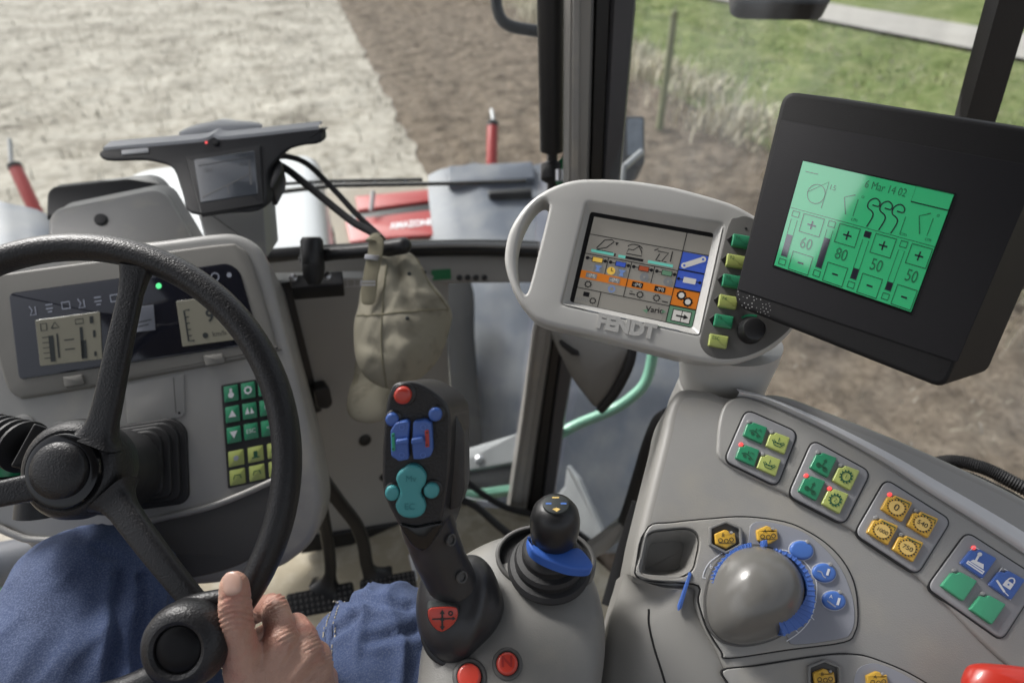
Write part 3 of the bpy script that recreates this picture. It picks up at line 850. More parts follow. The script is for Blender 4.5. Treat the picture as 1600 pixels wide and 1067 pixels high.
for k in range(6):
    x = 10 + k * 25
    if k % 3 == 0: b.line(q, [(x, 2), (x + 4, 9), (x, 16), (x + 9, 16), (x + 9, 4)], 2, IC, .0086)
    elif k % 3 == 1: b.line(q, [(x, 4), (x + 11, 4)], 2.2, IC, .0086); b.line(q, [(x, 10), (x + 11, 10)], 2.2, IC, .0086); b.line(q, [(x + 2, 15), (x + 9, 15)], 2, IC, .0086)
    else: b.frame2(q, x, 4, x + 12, 14, 2.4, IC, .0086)
b.line(D, ell(338, 435, 6, n=16), 2, IC, .0086, True); b.disc(D, 360, 432, 4, IC, off=.0086)
b.build('warning_symbols', win)
b = MB(); b.disc(D, 251, 449, 4.5, LED_GREEN, off=.009); b.build('warning_lamp', win)
for o in ([(103, 590), (133, 586), (136, 601), (106, 606)], [(320, 557), (350, 553), (354, 568), (324, 573)]):
    b = MB(); b.slab(D, rnd(o, 2), BEZEL, .010, .002, 1.5, 2); b.build('bezel_clip', bz)
# service flap
b = MB(); b.slab(D, rnd([(196, 600), (288, 584), (289, 645), (284, 652), (200, 664)], 3), GREY, .0025, -.002, 1.5, 2); b.disc(D, 281, 645, 2, BLACK, off=.0028); b.line(D, [(272, 590), (276, 646)], 1, GREY_DARK, .0028); b.build('service_flap', DP)
for x, y, r in ((38, 663, 17), (95, 671, 14)):
    b = MB(); b.slab(D, ell(x, y, r, r * .9), GREY, .0018, -.001, 1.2, 2); b.build('blind_plug', DP)
# keypad
q = Q(D, (346, 602), (440, 586), (452, 742), (357, 763), 94, 160)
b = MB(); b.slab(q, rnd([(0, 0), (94, 0), (94, 160), (0, 160)], 3), BLACK, .003, -.002, 1.5, 2); kp = b.build('keypad', DP)
for r in range(3):
    for c in range(3):
        b = MB(); x, y = 4 + c * 26.5, 3 + r * 32
        b.slab(q, rnd([(x, y), (x + 22, y), (x + 22, y + 25), (x, y + 25)], 2), GREEN, .0055, .002, 1.5, 2)
        cx, cy = x + 11, y + 12; o = .0059
        if (r, c) == (0, 0): b.disc(q, cx, cy + 3, 4.5, WHITE, off=o); b.box2(q, cx - 2, cy - 7, cx + 2, cy, WHITE, o)
        elif (r, c) == (0, 1): b.gear(q, cx, cy, 6.5, WHITE, o, 8, .3)
        elif (r, c) == (1, 0): b.flat(q, [(cx - 6, cy + 5), (cx + 6, cy + 5), (cx, cy - 6)], WHITE, o)
        elif (r, c) == (1, 1): b.flat(q, [(cx - 7, cy + 5), (cx, cy + 5), (cx - 3, cy - 6)], WHITE, o); b.flat(q, [(cx + 1, cy + 5), (cx + 7, cy + 5), (cx + 3, cy - 5)], WHITE, o)
        elif (r, c) == (2, 0): b.flat(q, [(cx - 6, cy - 5), (cx, cy + 6), (cx + 6, cy - 5)], WHITE, o)
        elif (r, c) == (2, 1): b.text(q, 'ESC', cx, cy, 9, WHITE, o)
        else: b.text(q, ('II', 'M', '<')[r], cx, cy, 9, WHITE, o)
        b.build('green_key', kp)
for r in range(2):
    for c in range(3):
        b = MB(); x, y = 4 + c * 30, 104 + r * 29
        b.slab(q, rnd([(x, y), (x + 24, y), (x + 24, y + 24), (x, y + 24)], 2), LIME, .0055, .002, 1.5, 2)
        cx, cy, o = x + 12, y + 12, .0059
        if (r, c) == (0, 0): b.disc(q, cx, cy, 4, IC, off=o)
        elif (r, c) == (0, 1): b.box2(q, cx - 3, cy - 5, cx + 3, cy + 4, INK_GREEN, o); b.box2(q, cx - 6, cy + 4, cx + 6, cy + 6, INK_GREEN, o)
        else: b.line(q, [(cx - 6, cy + 3), (cx - 4, cy - 3), (cx + 4, cy - 3), (cx + 6, cy + 3)], 1.6, INK_GREEN, o)
        b.build('lime_key', kp)
# column bellows
b = MB()
bo = [(168, 668), (272, 652), (293, 668), (297, 775), (286, 787), (176, 802)]
for k in range(6):
    s = 1 - .085 * k
    o = rnd([(215 + (x - 215) * s - 4 * k, 728 + (y - 728) * s) for x, y in bo], 18 * s)
    b.slab(D, o, RUBBER, .006 + .007 * k, -.005, 4, 3)
bw = b.build('column_bellows', DP)
b = MB(); ct, cb = P(118, 733, .60), D.at(195, 735, .03)
ax = (ct - cb)
b.lathe(cb, ax, [(.05, 0), (.054, .015), (.047, .03), (.05, .045), (.043, .06), (.044, .09), (.036, .11), (.033, ax.length * .92)], RUBBER, n=28)
b.build('steering_column', DP)
# stalk at the left of the column
T = Plane((20, 680, .66), (100, 680, .68), (60, 730, .665))
SW = thing('column_switch', T.at(60, 720, -.1), 'black angular column switch with ribbed boot left of the steering hub', 'switch')
b = MB(); b.slab(T, rnd([(53, 661), (104, 677), (140, 700), (120, 760), (40, 735), (16, 728)], 4), BLACK, 0, -.06, 3, 3); blk = b.build('switch_body', SW)
b = MB(); b.lathe(T.at(62, 703, 0), T.n, [(.009, 0), (.0095, .003), (.007, .005), (.004, .005), (.0035, .002)], CHROME if False else BLACK_GRAIN, n=20); b.lathe(T.at(62, 703, 0), T.n, [(.0035, .0), (.0035, .006), (.001, .006)], STEEL, n=6); b.build('screw', blk)
b = MB()
a, c = P(44, 700, .69), P(-60, 662, .72)
axv = (c - a).normalized()
prof = []
for k in range(5): prof += [(.020 + .0, k * .012), (.0285 - .001 * k, k * .012 + .004), (.0285 - .001 * k, k * .012 + .007), (.020, k * .012 + .011)]
b.lathe(a, axv, prof, RUBBER, n=28); b.build('ribbed_boot', SW)
b = MB(); b.lathe(P(14, 724, .72), UP, [(.016, -.012), (.018, 0), (.016, .012)], mat('green plastic ring', (.02, .3, .12), .35, coat=.3), n=20); b.build('green_ring', SW)
b = MB(); b.lathe(P(16, 736, .725), UP, [(.022, -.025), (.022, -.005), (.014, 0)], BLACK, n=20); b.lathe(P(60, 790, .68), UP, [(.022, -.01), (.02, .008)], BLACK, n=20); b.build('switch_mount', SW)
# ================================================================ STEERING WHEEL
WPl = Plane((96, 392, .6015), (449, 731, .58), (96, 1096, .5586))
SWC = WPl.at(96, 731)
ST = thing('steering_wheel', P(118, 733, .6), 'black three spoke steering wheel with a round spinner knob on its rim', 'steering wheel')
NW = WPl.n
def wp_(px, py, off=0.0):    # a point on the wheel plane
    return WPl.at(px, py, off)
b = MB(); RR = .2045
WU = (UP - NW * UP.dot(NW)).normalized()
pts = [SWC + (RT * math.cos(2 * math.pi * k / 96) + WU * math.sin(2 * math.pi * k / 96)) * RR for k in range(96)]
b.tube(pts, .0130, BLACK_GRAIN, n=20, closed=True, up=NW, asp=1.05)
b.build('rim', ST)
def spoke(p, w0, w1, q, sink=.015):
    b = MB()
    pp = spl([p[0], p[1], p[2], p[3]], 5, False)
    n = len(pp)
    ws = [w0 + (w1 - w0) * (i / (n - 1)) for i in range(n)]
    ws[0] *= 1.7; ws[1] *= 1.45; ws[2] *= 1.2; ws[3] *= 1.08; ws[-1] *= 1.5; ws[-2] *= 1.2
    b.tube(pp, ws, BLACK_GRAIN, n=16, asp=.6, up=NW, sq=4)
    # raised centre ridge
    return b.build('spoke', ST)
spoke([wp_(140, 690, -.012), wp_(160, 640, -.006), wp_(187, 540, .0), wp_(214, 418, .0)], .0138, .0098, None)
spoke([wp_(165, 775, -.012), wp_(195, 810, -.006), wp_(255, 880, .0), wp_(325, 965, .0)], .0138, .0098, None)
spoke([wp_(75, 755, -.012), wp_(30, 765, -.006), wp_(-90, 790, .0), wp_(-205, 812, .0)], .0138, .0098, None)
hub = P(118, 733, .598)
b = MB(); b.lathe(hub, NW, [(.03, -.05), (.042, -.03), (.047, -.005), (.045, .008), (.040, .014), (.0365, .0155), (.034, .014)], BLACK_GRAIN, n=48); hb_ = b.build('hub', ST)
b = MB(); b.lathe(hub, NW, [(.0345, .008), (.0345, .0165), (.033, .019), (.028, .0205), (.023, .020)], BLACK_GLOSS, n=48); b.build('hub_ring', hb_)
b = MB(); b.lathe(hub + UP * .001, NW, [(.0255, .016), (.0255, .024), (.0243, .026), (.018, .0285), (.009, .030), (.002, .0303)], BLACK_GRAIN, n=48); b.build('horn_cap', hb_)
kc = P(287, 1008, .525)
b = MB(); b.lathe(kc, NW, [(.018, -.03), (.028, -.026), (.0345, -.014), (.0352, -.004), (.033, .005), (.028, .0105), (.0225, .012), (.0195, .0105), (.0185, .007)], BLACK_GRAIN, n=48)
kn = b.build('spinner_knob', ST)
b = MB(); b.lathe(kc, NW, [(.0183, .004), (.0183, .0085), (.0165, .010), (.008, .0108), (.001, .011)], mat('dull black cap', (.006, .006, .007), .4, .2, 700, .1, spec=.15), n=40); b.build('knob_cap', kn)
b = MB(); b.lathe(kc, NW, [(.014, -.055), (.014, -.02)], BLACK, n=20)
b.tube(spl([wp_(286, 965, .022), wp_(300, 942, .024), wp_(330, 930, .022), wp_(372, 925, .018), wp_(392, 935, .01)], 5, False), .0085, BLACK_GRAIN, n=12)
b.build('knob_bracket', kn)
# ================================================================ SENSOR HOUSING ON THE DASH
H = Plane((90, 340, 1.12), (260, 320, 1.18), (180, 365, 1.12))
SH = thing('dash_housing', H.at(180, 380, -.05), 'grey rounded housing with black lid standing left of the guidance display', 'housing')
hv = FH * .10 + Vector((0, 0, .012))
b = MB(); b.slab(H, rnd([(74, 400), (74, 338), (88, 322), (240, 291), (260, 297), (292, 350), (312, 385)], [2, 12, 12, 14, 12, 6, 2]), GREY, 0, 0, 9, 4, vec=FH * .03)
b.build('housing_shell', SH)
b = MB(); b.slab(H, ell(158, 344, 11, 9), RUBBER, .004, -.004, 3, 3); b.build('housing_plug', SH)
H2 = Plane((90, 340, 1.17), (260, 320, 1.23), (180, 365, 1.17))
b = MB(); b.slab(H2, rnd([(72, 340), (73, 300), (82, 290), (232, 273), (250, 280), (268, 304), (240, 330)], [2, 8, 10, 14, 12, 4, 4]), BLACK, 0, 0, 5, 4, vec=FH * .015)
b.build('lid', SH)
# ================================================================ GUIDANCE DISPLAY
Lp = Plane((170, 240, 1.03), (500, 205, 1.12), (350, 330, 1.0))
GD = thing('guidance_display', Lp.at(360, 335, -.04), 'black T shaped guidance display with wide light bar on a grey stand', 'display')
to = spl([(160, 234), (230, 228), (300, 222), (322, 219), (334, 213), (347, 217), (400, 212), (498, 201), (502, 206), (500, 221), (470, 226), (448, 234), (430, 251), (417, 272), (413, 322), (360, 331), (299, 332), (284, 298), (271, 263), (250, 253), (222, 249), (166, 249)], 4)
LB = mat('slate black plastic', (.016, .0165, .019), .6, .3, 800, .1, spec=.3)
LBT = mat('pale grey lid plastic', (.42, .43, .45), .4, .2, 800, .05)
b = MB(); b.slab(Lp, to, LB, 0, 0, 3, 3, vec=FH * .028 - Vector((0, 0, .004))); hs_ = b.build('display_body', GD)
tv = FH * .026 + Vector((0, 0, .002))
tl_ = [(162, 232), (230, 226), (300, 220), (322, 217), (334, 211), (347, 215), (400, 210), (498, 199)]
b = MB(); A_ = [Lp.at(x, y, .002) for x, y in spl(tl_, 4, False)]; n = len(A_)
b.add(A_ + [p + tv for p in A_] + [p - UP * .006 for p in A_] + [p - UP * .006 + tv for p in A_], [f for i in range(n - 1) for f in ((i, i + 1, n + i + 1, n + i), (2 * n + i, 2 * n + i + 1, i + 1, i), (n + i, n + i + 1, 3 * n + i + 1, 3 * n + i))], LBT)
b.build('top_shell', GD)
L3 = Plane((280, 205, 1.13), (405, 195, 1.16), (340, 190, 1.17))
b = MB(); b.pillow(L3, spl([(279, 208), (300, 198), (330, 192), (350, 187), (375, 190), (406, 193), (404, 200), (340, 206), (290, 211)], 4), LBT, .006, .012, 6); b.build('antenna_dome', GD)
q = Q(Lp, (304, 253), (398, 239), (404, 306), (315, 320), 100, 74)
b = MB(); b.slab(q, rnd([(-14, -10), (112, -10), (108, 92), (-4, 92)], 3), LB, .004, -.004, 3, 2); b.build('display_bezel', hs_)
b = MB(); b.slab(q, rnd([(0, 0), (100, 0), (100, 74), (0, 74)], 2), mat('dark display glass', (.075, .085, .1), .15, var=.1, coat=.4), .005, .001, .5, 1)
DL = mat('faint display line', (.03, .034, .04), .4); o = .0055
b.line(q, [(4, 66), (50, 52), (92, 38)], 2, DL, o); b.line(q, [(50, 52), (50, 68)], 1.5, DL, o); b.line(q, [(6, 12), (94, 10)], 1.2, DL, o); b.text(q, '12.4', 20, 22, 9, DL, o); b.text(q, '0.3', 80, 20, 9, DL, o); b.line(q, [(90, 16), (90, 58)], 3, DL, o)
b.build('screen', hs_)
b = MB(); b.disc(Lp, 323, 225, 2.2, LED_RED, off=.003); b.build('status_lamp', hs_)
b = MB(); b.slab(Lp, ell(338, 224, 5, 4.5), LB, .004, -.002, 1.5, 2); b.build('round_button', hs_)
b = MB(); b.slab(Lp, rnd([(190, 236), (232, 232), (233, 239), (191, 243)], 1), LBT, .002, -.002, .5, 1); b.build('light_bar_window', hs_)
Ls = Plane((310, 335, 1.10), (415, 325, 1.14), (360, 380, 1.08))
b = MB(); b.slab(Ls, rnd([(306, 318), (412, 312), (418, 400), (330, 410)], 5), GREY, 0, 0, 5, 3, vec=FH * .06); b.build('stand', GD)
b = MB(); b.slab(Lp, rnd([(420, 256), (432, 238), (440, 246), (438, 262), (424, 288), (416, 286)], 3), BLACK, -.01, -.05, 3, 2); b.build('cable_plug', GD)
# cables
def cable(name, pts, r, label, m=RUBBER, group=None, cat='cable'):
    t = MB(); t.tube(spl([P(*p) for p in pts], 8, False), r, m, n=10)
    return t.build(name, None, label, cat, group)
cable('display_cable', [(428, 246, 1.12), (450, 245, 1.14), (482, 258, 1.15), (525, 300, 1.14), (560, 338, 1.12), (598, 374, 1.1), (610, 396, 1.08)], .0052, 'black cable arching highest from the guidance display to the grab handle')
cable('display_cable', [(428, 256, 1.12), (450, 266, 1.12), (500, 306, 1.11), (550, 346, 1.09), (585, 366, 1.07), (605, 392, 1.06)], .0068, 'thicker straight black cable below the arching one, running to the grab handle')
cable('floor_cable', [(715, 738, 1.5), (745, 765, 1.5), (790, 792, 1.5), (840, 805, 1.47), (880, 818, 1.46), (930, 852, 1.42)], .0075, 'black cable on the cab floor passing nearer the pillar')
cable('floor_cable', [(712, 776, 1.48), (745, 792, 1.46), (780, 822, 1.41), (830, 862, 1.33), (860, 900, 1.28)], .0085, 'black cable on the tan floor just behind the joystick')
# ================================================================ GRAB HANDLE, CAP
GH = thing('grab_handle', P(490, 430, 1.1), 'black tubular grab handle below the windscreen carrying the cap', 'handle')
b = MB(); b.tube(spl([P(478, 404, 1.06), P(520, 396, 1.05), P(570, 392, 1.03), P(605, 388, 1.02), P(630, 384, 1.01)], 5, False), [.0115] * 15 + [.0135] * 6, BLACK, n=16, ball=True); b.build('grip', GH)
b = MB(); b.lathe(P(490, 425, 1.04), UP * .9 - FH * .2, [(.017, 0), (.0185, .004), (.018, .05), (.014, .056)], BLACK, n=24); b.lathe(P(490, 432, 1.035), UP * .9 - FH * .2, [(.010, -.012), (.0165, 0), (.0165, .02)], RUBBER, n=24); b.build('clamp', GH)
b = MB(); b.slab(Plane((450, 425, 1.08), (540, 420, 1.1), (490, 445, 1.07)), rnd([(452, 424), (534, 416), (536, 438), (454, 444)], 3), BLACK, -.01, -.04, 2, 2)
b.build('bracket', GH)
for x, y in ((459, 434), (512, 431)):
    b = MB(); b.lathe(P(x, y, 1.065), -FW, [(.007, 0), (.007, .004), (.003, .006)], CHROME, n=8); b.build('bolt', GH)
KH = mat('khaki cotton twill', (.31, .288, .222), .9, .8, 1400, .06, vscale=14, wear=((.18, .165, .125), .54, .72, 26))
KH2 = mat('khaki webbing', (.23, .21, .145), .9, .9, 900, .08)
CP = thing('cap', P(620, 480, 1.04), 'khaki baseball cap hanging by its back strap from the black grab handle', 'cap')
C = Plane((560, 480, 1.03), (690, 480, 1.05), (620, 600, 1.0))
def folds(x, y):
    v = 0
    v += .0075 * math.exp(-((x - (648 + (y - 400) * .55)) / 7) ** 2) * max(0, min(1, (500 - y) / 60))
    v -= .012 * math.exp(-((x - (612 + (y - 400) * .3)) / 10) ** 2) * max(0, min(1, (520 - y) / 80))
    v += .004 * math.exp(-((y - (478 + (x - 620) * -.05)) / 8) ** 2) * max(0, min(1, (x - 600) / 50))
    v -= .004 * math.exp(-((y - (502 + (x - 620) * .2)) / 12) ** 2) * max(0, min(1, (x - 575) / 50))
    v += .006 * math.exp(-(((x - 635) / 14) ** 2 + ((y - 565) / 18) ** 2))
    v -= .005 * math.exp(-((y - (560 + (x - 600) * .5)) / 8) ** 2) * max(0, min(1, (640 - x) / 50))
    v += .004 * noise.noise(Vector((x / 34, y / 40, 2))) + .0012 * noise.noise(Vector((x / 14, y / 18, 5)))
    v -= .003 * (1 - min(1, abs(noise.noise(Vector((x / 42 + y / 90, y / 60, 8)))) * 5))
    return v * 1.25
cro = spl([(563, 456), (574, 428), (590, 404), (622, 398), (640, 396), (656, 412), (672, 440), (692, 464), (706, 490), (701, 520), (686, 560), (660, 588), (628, 606), (600, 606), (572, 590), (556, 560), (553, 510), (560, 478)], 5)
b = MB(); b.pillow(C, cro, KH, .062, .03, 22, (625, 500), .62, folds); crown = b.build('crown', CP, sharp=180)
Cb = Plane((550, 610, 1.04), (620, 600, 1.06), (580, 655, 1.0))
bri = spl([(560, 560), (552, 590), (543, 618), (542, 640), (553, 656), (578, 661), (602, 653), (618, 628), (632, 600), (600, 590)], 5)
b = MB(); b.pillow(Cb, bri, KH, .018, .004, 8, None, .6)
for k in (6, 12, 18): b.line(Cb, [(x + k * .0 + (585 - x) * k / 70, y + (600 - y) * k / 75) for x, y in spl([(553, 590), (548, 620), (552, 645), (578, 653), (600, 644), (616, 624)], 5, False)], 1.6, KH2, .0075 + k * .0003)
b.build('brim', CP, sharp=180)
# seams, eyelets, strap
def on_crown(x, y, off=.002):
    cx, cy = 625, 500
    # radius along the outline ray
    best = 1e9
    a = math.atan2(y - cy, x - cx)
    for i in range(len(cro)):
        p = cro[i]; da = abs((math.atan2(p[1] - cy, p[0] - cx) - a + math.pi) % (2 * math.pi) - math.pi)
        if da < best: best = da; rr_ = math.hypot(p[0] - cx, p[1] - cy)
    t = min(1, math.hypot(x - cx, y - cy) / rr_)
    return C.at(x, y, .062 * (1 - t * t) ** .62 + folds(x, y) * min(1, (1 - t) * 6) + off)
for pts in ([(650, 408), (664, 440), (678, 468), (700, 490)], [(560, 500), (590, 510), (640, 506), (700, 492)], [(604, 606), (598, 560), (600, 500), (606, 430)]):
    b = MB(); b.tube([on_crown(*p, .0008) for p in spl(pts, 8, False)], .0013, KH2, n=6); b.build('seam', crown)
for x, y in ((640, 446), (663, 433), (637, 517)):
    b = MB(); b.lathe(on_crown(x, y, -.001), C.n, [(.0032, 0), (.0032, .002), (.002, .003)], INK, n=12); b.build('eyelet', crown)
ST_ = Plane((570, 400, .985), (600, 398, .985), (580, 470, .975))
b = MB(); b.slab(ST_, spl([(578, 372), (598, 372), (596, 405), (590, 430), (588, 455), (583, 474), (566, 474), (564, 455), (568, 425), (574, 398)], 4), KH2, .0, -.003, 1, 2); sp_ = b.build('strap', CP)
b = MB(); b.tube([P(578, 376, .985), P(588, 366, 1.03), P(598, 376, 1.06)], .008, KH2, n=8, asp=.3, up=UP); b.build('strap_loop', sp_)
b = MB(); b.slab(ST_, rnd([(571, 398), (594, 400), (592, 408), (570, 406)], 2), CHROME, .004, -.001, 1, 2); b.frame2(ST_, 564, 441, 587, 446, 3, CHROME, .004); b.build('buckle', sp_)
# ================================================================ PEDALS
def pedal(pad, arm, w, label, dep):
    pl = Plane((pad[0][0], pad[0][1], dep), (pad[1][0], pad[1][1], dep + .02), (pad[3][0], pad[3][1], dep - .015))
    t = thing('foot_pedal', pl.at(pad[0][0], pad[0][1], -.02), label, 'pedal', 'pedals under the instrument panel')
    q = Q(pl, *pad, 100, 40)
    b = MB(); b.slab(q, rnd([(0, 0), (100, 0), (100, 40), (0, 40)], 5), RUBBER, 0, -.012, 2, 3); pd = b.build('pedal_pad', t)
    b = MB()
    for r in range(4):
        for c in range(12):
            x, y = 5 + c * 8.2, 6 + r * 9
            p0 = q.at(x, y, 0)
            b.lathe(p0, pl.n, [(.0032, 0), (.0026, .0025), (.001, .003)], GREY_DARK, n=6)
    b.build('tread_studs', pd)['kind'] = 'stuff'
    b = MB(); m = len(arm); b.tube(spl([P(*p) for p in arm], 6, False), [w] * ((m - 1) * 6 - 5) + [w * 1.1, w * 1.3, w * 1.6, w * 2, w * 2.4, w * 3], BLACK, n=12, asp=.6, up=FW, sq=4); b.build('pedal_arm', t)
    return t
pedal([(446, 928), (550, 908), (556, 948), (452, 968)], [(500, 780, 1.12), (508, 822, 1.17), (514, 860, 1.21), (516, 893, 1.24), (510, 918, 1.26)], .011, 'black left foot pedal with studded pad nearer the hand', 1.24)
pedal([(562, 906), (648, 890), (652, 920), (562, 940)], [(500, 742, 1.1), (530, 784, 1.15), (556, 818, 1.19), (568, 850, 1.22), (574, 884, 1.25), (588, 904, 1.27)], .012, 'black right foot pedal with studded pad near the joystick', 1.25)
b = MB(); b.slab(Plane((640, 865, 1.3), (652, 865, 1.3), (645, 905, 1.27)), rnd([(638, 866), (644, 863), (652, 900), (648, 910)], 2), WHITE, 0, -.01, 1, 2)
b.build('pale_tab', TR)
# ================================================================ JOYSTICK CONSOLE
POD = mat('warm grey console plastic', (.19, .186, .174), .38, .4, 800, .08, wear=((.26, .245, .21), .53, .8, 17))
B = Plane((660, 1000, .60), (940, 980, .60), (800, 850, .655))
JC = thing('joystick_console', P(800, 1150, .66), 'rounded grey console between the right knee and the button armrest', 'console')
po = spl([(650, 1130), (655, 1060), (662, 1010), (685, 940), (712, 885), (742, 862), (778, 846), (815, 838), (852, 841), (886, 855), (915, 885), (935, 930), (945, 985), (943, 1040), (930, 1110), (895, 1220), (760, 1260), (670, 1210)], 4)
b = MB(); b.pillow(B, po, POD, .038, .12, 16, (800, 1020), .36); b.build('console_shell', JC, sharp=180)
wel = ell(853, 893, 76, 51, 8, 48)
b = MB(); b.slab(B, wel, GREY_DARK, .0365, .015, 3, 3, holes=[ell(853, 893, 69, 45, 8, 48)]); b.slab(B, ell(853, 893, 69.5, 45.5, 8, 48), RUBBER, .030, .01); b.build('lever_well', JC)
def round_button(x, y, r, letter):
    b = MB(); b.slab(B, ell(x, y, r * 1.35, r * 1.5), GREY_DARK, .0392, .03, 4, 3); s_ = b.build('button_surround', JC)
    b = MB(); b.slab(B, ell(x, y, r * 1.02, r * 1.12), BLACK, .0398, .03, 0); b.slab(B, ell(x, y + 1, r * .93, r * 1.02), RED, .044, .03, 5, 4)
    if letter: b.text(B, letter, x, y, 23, mat('deep red print', (.3, .015, .012), .5), .0445, bold=.02)
    b.build('push_button', s_)
round_button(796, 1053, 17, 'N'); round_button(740, 1072, 19, '')
# ================================================================ CROSS GATE LEVER
CL = thing('small_joystick', P(858, 905, .6), 'small round topped black lever with blue skirt on the grey console', 'joystick')
ca = (UP * .82 - FW * .57).normalized()
b = MB(); kbase = B.at(858, 906, .031)
b.lathe(kbase, ca, [(.0385, 0), (.0395, .004), (.037, .008), (.0325, .009), (.032, .012), (.033, .015), (.031, .019), (.026, .020), (.025, .024), (.026, .027), (.024, .031), (.018, .034), (.013, .05), (.012, .06)], RUBBER, n=40); b.build('bellows', CL)
kb = kbase + ca * .050 + RT * .003
b = MB(); b.lathe(kb, ca, [(.018, -.004), (.0212, .0), (.0222, .010), (.0222, .020), (.0205, .029), (.0165, .0355), (.0105, .039), (.004, .0402)], BLACK, n=36); kb_o = b.build('knob', CL)
dk = F3(kb + ca * .0402, RT, -(UP - ca * UP.dot(ca)))
b = MB(); b.slab(dk, ell(0, 0, .0115, .0105), INK, .0008, -.004, .001, 2)
b.flat(dk, [(-.003, -.0075), (.003, -.0075), (.003, -.006), (-.003, -.006)], YELLOW_LIGHT, .001); b.flat(dk, [(-.0035, .006), (0, .009), (.0035, .006), (0, .0045)], YELLOW_LIGHT, .001)
b.line(dk, [(-.009, 0), (-.004, 0)], .0018, BLUE_MID, .001); b.line(dk, [(.004, 0), (.009, 0)], .0018, BLUE_MID, .001); b.build('direction_symbols', kb_o)
b = MB(); SKI = mat('blue rubber skirt', (.04, .13, .5), .45, .2, 800, .06)
dsk = (kb - CAM).dot(FW) - .018
Sk = Plane((830, 860, dsk + .004), (925, 875, dsk + .004), (860, 890, dsk - .008))
b.slab(Sk, spl([(825, 838), (833, 850), (848, 858), (872, 862), (893, 857), (905, 857), (917, 868), (926, 883), (919, 890), (893, 889), (872, 883), (848, 873), (832, 862), (826, 851)], 5), SKI, .002, -.010, 4, 4); b.build('skirt', CL)
# ================================================================ MAIN JOYSTICK
JS = thing('joystick', P(710, 1020, .57), 'tall charcoal joystick with red, blue and teal buttons', 'joystick')
J = Plane((620, 600, .50), (700, 650, .505), (640, 850, .525))
jh = spl([(632, 597), (648, 598), (668, 606), (690, 622), (702, 638), (705, 662), (704, 700), (700, 760), (690, 815), (676, 846), (662, 856), (646, 852), (630, 832), (612, 800), (600, 772), (597, 735), (599, 680), (604, 632), (612, 606), (621, 599)], 4)
b = MB(); b.slab(J, jh, JOY, 0, 0, 4, 4, vec=RT * .012 + FW * .034); jb = b.build('grip_head', JS)
b = MB(); b.slab(J, inset(jh, 4.5), BLACK_GRAIN, .0008, -.002, .5, 1); b.build('face_plate', jb)
b = MB(); b.slab(J, spl([(626, 816), (650, 820), (690, 814), (680, 838), (670, 853), (660, 858), (648, 853), (636, 838)], 4), BLACK_GLOSS, .003, -.004, 3, 3); b.build('chin_cover', jb)
b = MB(); b.slab(J, rnd([(701, 636), (714, 660), (724, 682), (725, 772), (716, 802), (700, 806)], 4), JOY, -.010, 0, 3, 3, vec=FW * .03 + RT * .002); b.build('grip_side', jb)
b = MB(); b.tube(spl([P(664, 800, .545), P(672, 830, .55), P(686, 868, .557), P(704, 905, .565), P(712, 930, .57)], 5, False), [.0235] * 6 + [.0225] * 5 + [.022] * 5 + [.0225] * 5, JOY, n=24, asp=.85, up=FW); nk = b.build('grip_neck', JS)
for c_, r_, sd in ((P(676, 838, .551), .0232, .55), (P(700, 893, .563), .0225, .45)):
    dv = (RT * sd - FW * (1 - sd) + UP * .05).normalized()
    b = MB(); b.lathe(c_ + dv * (r_ * .9), dv, [(.0052, 0), (.0052, .0024), (.0045, .0028), (.0036, .0022), (.0034, .0005), (.001, .0004)], GREY_DARK, n=18); b.build('screw_hole', nk)
Bo = Plane((650, 950, .575), (785, 940, .585), (700, 1030, .57))
boot = spl([(664, 895), (690, 880), (718, 870), (744, 867), (766, 884), (782, 920), (787, 948), (778, 978), (755, 1006), (722, 1032), (696, 1034), (672, 1018), (655, 988), (650, 955), (653, 920)], 4)
b = MB(); b.pillow(Bo, boot, JOY, .034, .03, 14, (712, 955), .5, lambda x, y: .003 * math.exp(-((x - (742 + (955 - y) * .25)) / 9) ** 2)); bt = b.build('boot', JS, sharp=180)
b = MB(); b.slab(Bo, spl([(658, 985), (690, 1000), (735, 1000), (772, 968), (765, 1003), (728, 1034), (694, 1036), (668, 1018)], 4), BLACK, .012, -.03, 4, 3); b.build('boot_base', JS)
Bs = Plane((669, 950, .543), (715, 948, .546), (690, 984, .545))
sh_ = spl([(670, 950), (678, 947), (692, 946), (707, 946), (714, 949), (715, 960), (709, 972), (698, 981), (690, 984), (682, 981), (674, 972), (669, 960)], 4)
b = MB(); b.slab(Bs, inset(sh_, -1.5), INK, .002, -.012, 1, 2); b.slab(Bs, sh_, RED, .003, 0, 1.5, 2)
o = .0034
b.line(Bs, [(691, 952), (691, 979)], 3, INK, o); b.line(Bs, [(675, 964), (710, 963)], 2.2, INK, o)
for p in ([(691, 949), (687, 956), (695, 956)], [(691, 982), (687, 975), (695, 975)], [(712, 963), (707, 960), (707, 966)]): b.flat(Bs, p, INK, o + .0001)
b.gear(Bs, 704, 955, 4, INK, o, 8, .4); b.disc(Bs, 691, 964, 3.2, INK, off=o + .0002)
b.build('shield_badge', bt)
def dome_button(x, y, rx, ry, m, name='push_button', h=.006, rot=0):
    b = MB(); b.slab(J, ell(x + 1.5, y + .8, rx * 1.38, ry * 1.38, rot), BLACK, .002, 0, 2.5, 3); s_ = b.build('button_bezel', jb)
    b = MB(); b.slab(J, ell(x, y, rx, ry, rot), m, h, 0, min(rx, ry) * .55, 5, bevk=.6); b.build(name, s_)
dome_button(631, 615, 13.5, 13, RED, h=.008)
dome_button(614, 653, 10, 10, BLUE); dome_button(681, 645, 10.5, 10.5, BLUE)
dome_button(614, 767, 11, 11.5, TEAL); dome_button(675, 763, 12, 12, TEAL)
